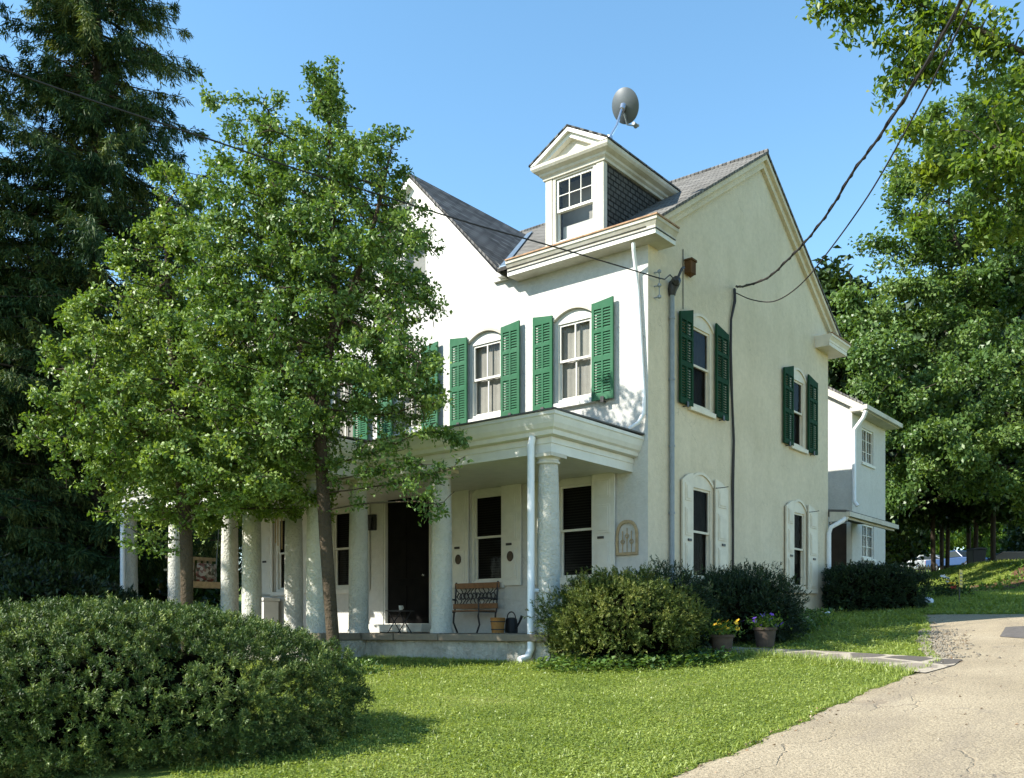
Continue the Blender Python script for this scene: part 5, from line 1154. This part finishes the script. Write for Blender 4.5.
# ---- shrubs
def lump(d, k, seed):
    r = np.random.default_rng(seed); s = np.zeros(len(d))
    for i in range(14):
        w = r.normal(size=3)*k; s += np.sin(d@w+r.uniform(0, 6.28))
    return s/6.0
def shrub(name, label, center, rad, n_shoot, shoot, K, nl, nw, mat, ex=2.0, lumpy=0.07, lk=5.0, up=0.5, bottom=-0.85, seed=1, group=None, cat='shrub', spread=0.55, base_z=None, ragged=0.25, tuft=7, core=0.80, tsp=0.5):
    c = np.array(center, float); rad = np.array(rad, float)
    bz = base_z if base_z is not None else g1(c[0], c[1])
    t = thing(name, label, cat, (c[0], c[1], bz), 0, group)
    def surf(d, f=1.0):
        s = (np.abs(d)**ex).sum(1)**(-1/ex); return c+d*s[:, None]*rad*(f*(1+lumpy*lump(d*s[:, None]*rad, lk, seed)))[:, None]
    nt_ = max(60, n_shoot//tuft); d = rand_dirs(nt_*10); d = d[d[:, 2] > bottom]
    wt = np.linalg.norm(d/rad, axis=1); wt = wt/wt.max(); d = d[rng.random(len(d)) < wt][:nt_]; nt_ = len(d)
    f = 1-ragged*rng.random(nt_)**1.6+0.02*np.abs(rng.normal(size=nt_)); ttone = rng.normal(0.42, 0.15, nt_); tdir = rng.normal(size=(nt_, 3))*0.30
    Pt = surf(d, f); w_ = np.repeat(np.arange(nt_), tuft); n = len(w_); d = d[w_]
    P = Pt[w_]+rng.normal(size=(n, 3))*shoot*tsp; P[:, 2] = np.maximum(P[:, 2], gz(P[:, 0], P[:, 1])+0.03)
    out = unit(d/rad); sd = unit(out+np.array([0, 0, up])+tdir[w_]+rng.normal(size=(n, 3))*0.55)
    L = shoot*rng.uniform(0.6, 1.35, n)
    tone = np.clip(ttone[w_]+rng.normal(0, 0.07, n)+0.10*lump(P*1.0, 2.2, seed+5)+(rng.random(n) < 0.05)*0.35, 0, 1)
    u = np.linspace(0.08, 1.0, K)
    pos = P[:, None, :]+sd[:, None, :]*(L[:, None]*u[None])[:, :, None]
    a0 = rng.normal(size=(n, K, 3)); a0 -= sd[:, None, :]*(a0*sd[:, None, :]).sum(2, keepdims=True); a0 = a0/np.linalg.norm(a0, axis=2, keepdims=True)
    ax = a0*spread+sd[:, None, :]*(0.55+0.5*u)[None, :, None]
    nr = sd[:, None, :]+rng.normal(size=(n, K, 3))*0.5+np.array([0, 0, 0.4])
    m = n*K; ln = np.full(m, nl)*rng.uniform(0.7, 1.25, m)
    var = np.clip(tone[:, None]+0.18*(u[None]-0.5)+rng.normal(0, 0.08, (n, K)), 0, 1).ravel()
    V, I = leaf_arrays(pos.reshape(-1, 3), ax.reshape(-1, 3), nr.reshape(-1, 3), ln, np.full(m, nw), 0.15, 0.05)
    mesh_np('foliage', V, 4, I, mat, var, parent=t)
    # solid dark core, added for the shade inside and to stop see-through
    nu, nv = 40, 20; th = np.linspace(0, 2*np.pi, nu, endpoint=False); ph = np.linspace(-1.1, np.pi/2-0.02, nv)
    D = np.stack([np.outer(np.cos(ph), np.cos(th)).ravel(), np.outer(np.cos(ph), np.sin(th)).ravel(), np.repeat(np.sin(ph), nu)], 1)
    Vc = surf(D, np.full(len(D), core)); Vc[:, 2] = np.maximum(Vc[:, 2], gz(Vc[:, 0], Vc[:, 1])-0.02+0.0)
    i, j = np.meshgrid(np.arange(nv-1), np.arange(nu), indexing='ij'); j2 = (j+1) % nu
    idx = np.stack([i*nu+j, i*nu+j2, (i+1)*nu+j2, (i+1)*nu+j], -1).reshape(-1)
    mesh_np('dark_core', Vc, 4, idx, M['core_shade'], None, parent=t)
    return t
shrub('yew_shrub', 'big rounded yew bush in the left foreground, cropped by the frame', (-4.25, 9.15, 0.98), (2.72, 1.5, 0.82), 52000, 0.052, 10, 0.033, 0.0095, M['needle_yew'], ex=2.4, lumpy=0.05, lk=6.0, bottom=-0.80, seed=3, ragged=0.24, spread=0.95, up=0.75, tuft=8, core=0.60, tsp=0.42)
shrub('juniper_shrub', 'olive green spiky juniper bush at the corner of the porch', (1.64, 14.2, 1.66), (1.05, 0.9, 0.68), 7500, 0.10, 13, 0.042, 0.013, M['needle_juniper'], ex=2.2, lumpy=0.15, lk=5.5, bottom=-0.45, seed=8, ragged=0.34, up=0.35, spread=0.8, tuft=14, core=0.72, tsp=0.55)
shrub('yew_shrub', 'dark rounded yew bush under the first gable windows', (4.0, 16.5, 1.90), (0.90, 0.85, 0.64), 4600, 0.14, 12, 0.055, 0.013, M['needle_dark'], ex=2.4, lumpy=0.10, lk=4.0, bottom=-0.8, seed=11)
shrub('box_hedge', 'dark clipped box hedge in front of the annex door', (8.62, 22.6, 2.50), (1.06, 0.7, 0.53), 5200, 0.10, 10, 0.055, 0.020, M['needle_dark'], ex=5.0, lumpy=0.03, lk=4.0, bottom=-0.95, seed=13, cat='hedge')
shrub('yew_shrub', 'dark low bush behind the porch corner juniper', (2.35, 15.2, 1.80), (0.80, 0.55, 0.66), 2600, 0.14, 12, 0.055, 0.014, M['needle_dark'], ex=2.3, lumpy=0.10, lk=4.0, bottom=-0.8, seed=14)
for i, (px, Y, w, h, lab) in enumerate(((25, 19, 1.7, 0.95, 'dark broad-leaved shrub at the left edge behind the foreground yew'), (85, 20.5, 1.2, 0.75, 'dark broad-leaved shrub beside the end of the porch'), (-60, 21, 2.0, 1.3, 'taller dark shrub partly outside the left edge'))):
    c = at(px, 600, Y); gg = g1(c.x, c.y)
    shrub('broadleaf_shrub', lab, (c.x, c.y, gg+h*0.95), (w, w*0.8, h), 2600, 0.16, 8, 0.12, 0.045, M['needle_dark'], lumpy=0.12, lk=2.5, bottom=-0.6, seed=20+i, group='dark shrubs on the left')
# low plants with white flowers by the gable wall
def low_plant(label, px, py, Y, w, h, leafm, petal=None, nb=0, seed=0, n=700, name='low_plant'):
    c = at(px, py, Y); zb = g1(c.x, c.y); t = thing(name, label, 'plant', (c.x, c.y, zb))
    pos = np.array([c.x, c.y, zb])+rng.normal(size=(n, 3))*np.array([w*0.45, w*0.4, 0])+np.stack([np.zeros(n), np.zeros(n), rng.random(n)*h], 1)
    V, I = leaf_arrays(pos, rand_dirs(n)+np.array([0, 0, 0.6]), rand_dirs(n)+np.array([0, 0, 1.0]), rng.uniform(0.05, 0.11, n), rng.uniform(0.025, 0.05, n))
    mesh_np('foliage', V, 4, I, leafm, rng.random(n), parent=t)
    for k in range(nb):
        cc = np.array([c.x+rng.normal()*w*0.4, c.y+rng.normal()*w*0.3-0.1, zb+h*rng.uniform(0.7, 1.15)])
        V, I = blossom_arrays([cc], 0.04); mesh_np('blossom', V, 4, I, M[petal], None, parent=t)
    return t
low_plant('low leafy plant with white flowers under the second gable window', 812, 620, 18.6, 0.5, 0.35, M['leaf_maple'], 'petal_white', 6)
low_plant('low leafy plant with white flowers beside the purple flower pot', 800, 628, 17.6, 0.35, 0.25, M['leaf_maple'], 'petal_white', 4)
low_plant('tangle of small weeds at the foot of the front tree', 352, 662, 14.4, 0.5, 0.22, M['leaf_front'], None, 0, n=500, name='weed_clump')
# ivy on the ground under the juniper
n = 2600
u = rng.random(n)*2*np.pi; r_ = np.sqrt(rng.random(n))
X = 1.75+r_*np.cos(u)*1.45; Yv = 13.75+r_*np.sin(u)*0.75
Z = gz(X, Yv)+rng.random(n)*0.16+0.01
V, I = leaf_arrays(np.stack([X, Yv, Z], 1), rand_dirs(n)*[1, 1, 0.4], rand_dirs(n)*0.4+np.array([0, 0, 1.0]), rng.uniform(0.05, 0.09, n), rng.uniform(0.04, 0.07, n))
o = mesh_np('ground_ivy', V, 4, I, M['leaf_maple'], rng.random(n)); tag(o, kind='stuff')

# ------------------------------------------------------------------ lawn growth, leaf litter, mulch
def on_lawn(X, Y):
    dx, dy = X-C0.x, Y-C0.y; u = dx*RH.x+dy*RH.y; v = dx*LH.x+dy*LH.y
    ok = ((v > drive_left(u)+0.0+rng.normal(0, 0.03, len(u))) | (u > 7.0+rng.normal(0, 0.03, len(u)))) & ~((u > -2.62) & (v > 0.02) & (u < 9)) & ~((u > -3.7) & (v > 4.3) & (v < 7.4) & (u < 0))
    wy = np.array([-5.3, -4.84, -3.44, -2.24, -1.2, -0.5]); lo = np.array([-2.4, -2.2, -1.30, -0.85, -0.95, -1.0]); hi = np.array([-0.98, -0.78, -0.38, -0.15, 0.05, 0.0])
    inw = (v < -0.5) & (u > np.interp(v, wy, lo)+0.03) & (u < np.interp(v, wy, hi)-0.03)
    return ok & ~inw
def scatter(n, Y0, Y1, x0, x1):
    Y = Y0*(Y1/Y0)**rng.random(n)                          # denser near the road
    X = np.interp(rng.random(n), [0, 1], [x0, x1])*Y
    m = on_lawn(X, Y); return X[m], Y[m]
X, Yv = scatter(330000, 6.2, 34.0, -0.36, 0.58)
Xf, Yf = rng.uniform(0.33, 0.62, 90000), 19+25*rng.random(90000); Xf = Xf*Yf; mf = on_lawn(Xf, Yf); X = np.concatenate([X, Xf[mf]]); Yv = np.concatenate([Yv, Yf[mf]])
n = len(X); Z = gz(X, Yv)
grow = 0.5+0.5*np.sin(X*1.3+2*np.sin(Yv*0.9))*np.sin(Yv*1.1+1.5*np.sin(X*0.7))
pos = np.stack([X, Yv, Z+rng.random(n)*0.03+0.004], 1)
isb = rng.random(n) < 0.12
axd = rand_dirs(n)*np.array([1, 1, 0.4]); axd[isb] = rand_dirs(isb.sum())*0.45+np.array([0, 0, 1.0]); axd[~isb] += np.array([0, 0, 0.12])
ln = np.where(isb, rng.uniform(0.03, 0.055, n), rng.uniform(0.014, 0.030, n)); wd = np.where(isb, 0.006, ln*0.85)
sc_ = np.clip(Yv/11, 1, 2.2); ln = ln*sc_; wd = wd*sc_
var = np.clip(rng.normal(0.42, 0.20, n)+0.16*(grow-0.5)+0.30*(0.5*np.sin(X*3.1+1.7*np.sin(Yv*2.3))*np.sin(Yv*2.7+1.3*np.sin(X*1.9)))+np.where(isb, 0.08, 0), 0, 1)
V, I = leaf_arrays(pos, axd, rand_dirs(n)*0.45+np.array([0, 0, 1.0]), ln, wd, 0.12, 0.1)
o = mesh_np('lawn_clover_and_grass', V, 4, I, M['grass'], var); tag(o, kind='stuff')
# longer tufts along the edges nobody mows
n = 5200; k = rng.integers(0, 3, n); t = rng.random(n); u = np.zeros(n); v = np.zeros(n)
u[k == 0] = -9+15*t[k == 0]; v[k == 0] = drive_left(u[k == 0])+np.abs(rng.normal(0, 0.05, (k == 0).sum()))+0.02
u[k == 1] = np.interp(-5.1+3.6*t[k == 1], [-5.1, -4.84, -3.44, -2.24, -1.2], [-2.45, -2.25, -1.36, -0.9, -1.0])-np.abs(rng.normal(0, 0.09, (k == 1).sum())); v[k == 1] = -5.1+3.6*t[k == 1]
u[k == 2] = -2.72-np.abs(rng.normal(0, 0.08, (k == 2).sum())); v[k == 2] = 0.2+4.0*t[k == 2]
P = np.stack([C0.x+RH.x*u+LH.x*v, C0.y+RH.y*u+LH.y*v], 1)
pos = np.stack([P[:, 0], P[:, 1], gz(P[:, 0], P[:, 1])], 1)
V, I = leaf_arrays(pos, rand_dirs(n)*0.5+np.array([0, 0, 1.0]), rand_dirs(n), np.where(k == 1, rng.uniform(0.06, 0.18, n), rng.uniform(0.03, 0.09, n)), np.full(n, 0.008), 0.1, 0.25)
o = mesh_np('long_grass_tufts', V, 4, I, M['grass'], np.clip(rng.normal(0.55, 0.2, n), 0, 1)); tag(o, kind='stuff')
# dry leaves and grit along the drive edge
n = 480; u = -9+16*rng.random(n); v = drive_left(u)-np.abs(rng.normal(0, 0.16, n))+0.05
far = rng.random(n) < 0.25; u[far] = rng.uniform(-8, 6, far.sum()); v[far] = rng.uniform(-8, -5.2, far.sum())
g = rng.random(n) < 0.35; u[g] = 0.6+2.2*rng.random(g.sum()); v[g] = drive_left(u[g])-0.6*rng.random(g.sum())
P = np.stack([C0.x+RH.x*u+LH.x*v, C0.y+RH.y*u+LH.y*v], 1)
pos = np.stack([P[:, 0], P[:, 1], gz(P[:, 0], P[:, 1])+0.026], 1)
m_, nt_, bb_ = newmat('dry_leaf'); an_ = N(nt_, 'ShaderNodeAttribute', attribute_name='var')
nt_.links.new(ramp(nt_, an_.outputs['Fac'], [(0, (0.10, 0.055, 0.03)), (0.5, (0.24, 0.15, 0.08)), (0.85, (0.42, 0.36, 0.28)), (1, (0.5, 0.46, 0.4))]), bb_.inputs['Base Color']); bb_.inputs['Roughness'].default_value = 0.9
V, I = leaf_arrays(pos, rand_dirs(n)*[1, 1, 0.25], rand_dirs(n)*0.4+np.array([0, 0, 1.0]), rng.uniform(0.02, 0.05, n), rng.uniform(0.012, 0.03, n), 0.3, 0.1)
o = mesh_np('leaf_litter', V, 4, I, m_, rng.random(n)); tag(o, kind='stuff')
n = 900; u = -0.8+4.2*rng.random(n); v = drive_left(u)+0.15-np.abs(rng.normal(0, 0.28, n))
P = np.stack([C0.x+RH.x*u+LH.x*v, C0.y+RH.y*u+LH.y*v], 1); sz = rng.uniform(0.010, 0.032, n)
base8 = np.array([(1, 0, 0), (0, 1, 0), (-1, 0, 0), (0, -1, 0), (0, 0, 0.8), (0, 0, -0.5)], float)
V = (P[:, None, :] @ np.array([[1.0, 0, 0], [0, 1.0, 0]])+0.0)+base8[None]*sz[:, None, None]*rng.uniform(0.7, 1.3, (n, 6, 1)); V[:, :, 2] += gz(P[:, 0], P[:, 1])[:, None]+0.022
tri = np.array([(0, 1, 4), (1, 2, 4), (2, 3, 4), (3, 0, 4), (1, 0, 5), (2, 1, 5), (3, 2, 5), (0, 3, 5)]); I = (np.arange(n)[:, None, None]*6+tri[None]).ravel()
o = mesh_np('gravel', V.reshape(-1, 3), 3, I, solid('grey_gravel', (0.19, 0.165, 0.125), 0.9, 0.35, 6), None); tag(o, kind='stuff')
# mulch bed on the far bank
def mulch():
    us = np.linspace(0, 1, 40); P = []
    for a in us:
        ra = 0.455+0.13*a; Ya = 27.5+6.0*a+0.4*math.sin(a*11); w_ = 4.2+1.0*math.sin(a*7+1)
        for t_ in np.linspace(0, 1, 16): yy_ = Ya+w_*t_; P.append((ra*yy_, yy_, g1(ra*yy_, yy_)+0.05))
    i, j = np.meshgrid(np.arange(39), np.arange(15), indexing='ij'); q_ = np.stack([i*16+j, (i+1)*16+j, (i+1)*16+j+1, i*16+j+1], -1).reshape(-1)
    o = mesh_np('mulch_bed', np.array(P), 4, q_, M['mulch']); tag(o, kind='structure')
mulch()
n = 2600; a = rng.random(n); Yv = 27.5+6.0*a+4.6*rng.random(n); X = (0.455+0.13*a)*Yv; kk = np.sin(X*2.1)*np.sin(Yv*1.7) > 0.25; X = X[kk]; Yv = Yv[kk]; n = len(X)
V, I = leaf_arrays(np.stack([X, Yv, gz(X, Yv)+rng.random(n)*0.18+0.03], 1), rand_dirs(n)+np.array([0, 0, .5]), rand_dirs(n)+np.array([0, 0, 1.0]), rng.uniform(0.08, 0.18, n), rng.uniform(0.04, 0.08, n))
o = mesh_np('bank_ground_cover', V, 4, I, M['leaf_bright'], rng.random(n)); tag(o, kind='stuff')

# ------------------------------------------------------------------ far things: vehicles, fence, bin, sign
def wheel(par, x, y, r, w, frame):
    b = MB(); b.frustum((x, y-w/2, r), (x, y+w/2, r), r, r, 20); wl = b.build('wheel', M['tyre'], par, frame, smooth=True)
    b = MB(); s_ = 1 if y > 0 else -1; b.frustum((x, y+s_*(w/2+0.002), r), (x, y+s_*(w/2+0.02), r), r*0.62, r*0.5, 16); b.build('rim', M['chrome'], wl, frame)
def vehicle(name, label, px, Y, rot, paint, kind, group=None):
    c = at(px, 600, Y); base = (c.x, c.y, g1(c.x, c.y)); Fm = lroot(base, rot)
    t = thing(name, label, 'pickup truck' if kind == 'pickup' else 'car', base, rot, group)
    if kind == 'pickup':
        W_, prof_ = 0.95, [(-2.7, 0.55), (-2.7, 1.08), (-0.75, 1.10), (0.95, 1.14), (2.35, 1.04), (2.60, 0.92), (2.62, 0.45), (-2.65, 0.45)]
        cab = [(-0.75, 1.10), (-0.62, 1.75), (0.35, 1.78), (1.05, 1.14)]; wx = (1.65, -1.75); r = 0.40
    else:
        W_, prof_ = 0.87, [(-2.2, 0.40), (-2.22, 0.85), (-1.9, 0.95), (0.95, 0.93), (2.0, 0.80), (2.15, 0.65), (2.15, 0.32), (-2.15, 0.32)]
        cab = [(-1.75, 0.94), (-1.1, 1.42), (0.15, 1.45), (1.0, 0.93)]; wx = (1.35, -1.35); r = 0.32
    Wv = lambda a, n, z: (a, n, z)
    b = MB(); b.prism(Wv, prof_, -W_, W_); b.build('body', paint, t, Fm, bevel=0.06)
    b = MB(); b.prism(Wv, cab, -W_+0.14, W_-0.14); b.build('cab', paint, t, Fm, bevel=0.05)
    x0, z0 = cab[2]; x1, z1 = cab[3]; d_ = 0.02
    b = MB(); yy = W_-0.24; b.add([(x0+0.06+d_, -yy, z0-0.06), (x0+0.06+d_, yy, z0-0.06), (x1-0.04+d_, yy+0.04, z1+0.06), (x1-0.04+d_, -yy-0.04, z1+0.06)], [(0, 1, 2, 3)]); b.slab([], (0, 0, 0)) if False else None
    b.build('windshield', M['glass_car'], t, Fm)
    for s_ in (1, -1):
        xa, za = cab[0]; xb, zb = cab[1]
        b = MB(); yo = s_*(W_-0.14+0.015); b.add([(xa+0.18, yo, za+0.06), (xb+0.12, yo, zb-0.08), (x0-0.05, yo, z0-0.08), (x1-0.22, yo, z1+0.06)], [(0, 1, 2, 3)]); b.build('side_window', M['glass_car'], t, Fm)
        b = MB(); fx = prof_[4][0]+0.12; b.box(fx+0.06, fx+0.16, s_*(W_-0.32)-0.14, s_*(W_-0.32)+0.14, prof_[5][1]-0.22, prof_[5][1]-0.06); b.build('headlight', M['paint'], t, Fm, bevel=0.02)
        b = MB(); b.box(prof_[1][0]-0.03, prof_[1][0]+0.04, s_*(W_-0.14)-0.09, s_*(W_-0.14)+0.09, prof_[1][1]-0.32, prof_[1][1]-0.06); b.build('tail_light', M['car_red'], t, Fm)
        for x_ in wx: wheel(t, x_, s_*(W_-0.08), r, 0.24, Fm)
    b = MB(); fx = prof_[5][0]; b.box(fx-0.05, fx+0.10, -W_+0.05, W_-0.05, 0.42, 0.58); b.build('bumper', M['chrome'], t, Fm, bevel=0.02)
    b = MB(); b.box(fx-0.02, fx+0.045, -0.45, 0.45, 0.62, 0.86); b.build('grille', M['metal_dark'], t, Fm)
    return t
M['glass_car'] = solid('car_glass', (0.02, 0.026, 0.03), 0.25, 0.1, 2, spec=0.4)
vehicle('pickup_truck', 'blue pickup truck parked beyond the slim trees, its front towards the drive', 958.5, 84, math.radians(-62), M['car_blue'], 'pickup')
vehicle('parked_car', 'pale car parked left of the blue pickup beyond the hedge', 934, 88, math.radians(-40), M['car_white'], 'car', 'cars parked beyond the trees')
vehicle('parked_car', 'white car parked farthest left, half hidden by the annex hedge', 917, 92, math.radians(-20), M['car_white'], 'car', 'cars parked beyond the trees')
vehicle('parked_car', 'dark car parked in shade at the right under the trees', 1003, 56, math.radians(160), M['car_dark'], 'car', 'cars parked beyond the trees')
# short run of pale pickets
c = at(927, 570, 62); zb = g1(c.x, c.y); fz = thing('picket_fence', 'short pale picket fence beside the slim trees, left of the pickup', 'fence', (c.x, c.y, zb))
for k in range(6):
    b = MB(); x_ = c.x-0.45+k*0.18; b.prism(lambda a, n, z: (a, c.y+n, z), [(x_-0.05, zb), (x_+0.05, zb), (x_+0.05, zb+0.62), (x_, zb+0.70), (x_-0.05, zb+0.62)], -0.012, 0.012); b.build('picket', M['tan'], fz, MW)
for z_ in (0.18, 0.48):
    b = MB(); b.box(c.x-0.55, c.x+0.55, c.y+0.014, c.y+0.05, zb+z_-0.03, zb+z_+0.03); b.build('rail', M['tan'], fz, MW)
# bin on the bank
c = at(976.5, 577, 42); zb = g1(c.x, c.y); bz_ = thing('refuse_bin', 'dark upright bin standing on the bank in front of the trees', 'bin', (c.x, c.y, zb))
b = MB(); b.add([(c.x+sx*w_, c.y+sy*w_, zb+z_) for z_, w_ in ((0.04, 0.24), (0.88, 0.30)) for sx, sy in ((-1, -1), (1, -1), (1, 1), (-1, 1))], [(0, 1, 2, 3), (4, 5, 6, 7), (0, 1, 5, 4), (1, 2, 6, 5), (2, 3, 7, 6), (3, 0, 4, 7)]); b.build('bin_body', M['bin'], bz_, MW, bevel=0.02)
b = MB(); b.prism(lambda a, n, z: (c.x+a, c.y+n, zb+z), [(-0.33, 0.885), (0.33, 0.885), (0.31, 0.95), (0, 0.99), (-0.31, 0.95)], -0.34, 0.33); b.build('lid', M['bin'], bz_, MW, bevel=0.01)
for s_ in (1, -1):
    b = MB(); b.frustum((c.x+s_*0.27, c.y+0.25, zb+0.10), (c.x+s_*0.33, c.y+0.25, zb+0.10), 0.10, 0.10, 12); b.build('wheel', M['tyre'], bz_, MW)
# yellow sign on a thin post
c = at(960.5, 611, 24); zb = g1(c.x, c.y); sg = thing('yellow_sign', 'small yellow sign on a thin post in the grass beyond the drive', 'sign', (c.x, c.y, zb))
b = MB(); b.tube([(c.x-0.02, c.y+0.02, zb), (c.x-0.02, c.y+0.02, zb+0.80)], 0.014, 6); b.build('post', M['metal_dark'], sg, MW)
rt = Matrix.Translation((c.x, c.y, zb)) @ Matrix.Rotation(math.radians(50), 4, 'Z')
b = MB(); b.box(-0.14, 0.14, -0.012, 0.0, 0.36, 0.80); b.build('panel', M['yellow'], sg, rt, bevel=0.004)
for k in range(4):
    for s_ in (-1, 1):
        b = MB(); b.box(s_*0.065-0.04, s_*0.065+0.04, -0.016, -0.0125, 0.42+k*0.09, 0.455+k*0.09); b.build('printed_mark', M['metal_dark'], sg, rt)
# bright flowers and a pale stone at the end of the box hedge
c = at(946, 603, 26); zb = g1(c.x, c.y); fl = thing('flower_bush', 'small bush with white, yellow and red flowers beside the yellow sign', 'flowers', (c.x, c.y, zb))
n = 700; pos = np.array([c.x, c.y, zb])+np.abs(rng.normal(size=(n, 3)))*np.array([0, 0, 0.22])+rng.normal(size=(n, 3))*np.array([0.28, 0.25, 0.03])+np.array([0, 0, 0.05])
V, I = leaf_arrays(pos, rand_dirs(n), rand_dirs(n)+np.array([0, 0, 1.0]), rng.uniform(0.06, 0.12, n), rng.uniform(0.03, 0.05, n)); mesh_np('foliage', V, 4, I, M['leaf_wood'], rng.random(n), parent=fl)
for k in range(22):
    f_ = k/21; cc = np.array([c.x-0.20+0.36*f_+rng.normal()*0.03, c.y-0.2, zb+0.62-0.42*f_+rng.normal()*0.03])
    V, I = blossom_arrays([cc], 0.055); mesh_np('blossom', V, 4, I, M['petal_white' if f_ < 0.45 else ('petal_yellow' if f_ < 0.8 else 'petal_red')], None, parent=fl)
c = at(927.5, 606, 23.5); zb = g1(c.x, c.y)
b = MB(); b.lathe((c.x, c.y, zb-0.03), [(0.10, 0), (0.15, 0.06), (0.14, 0.15), (0.08, 0.20), (0.02, 0.21)], 9)
tag(b.build('garden_stone', solid('pale_stone', (0.55, 0.60, 0.68), 0.8, 0.15, 9, 0.3), None, MW, root=lroot((c.x, c.y, zb)), smooth=True), 'pale bluish stone in the grass at the end of the box hedge', 'stone')
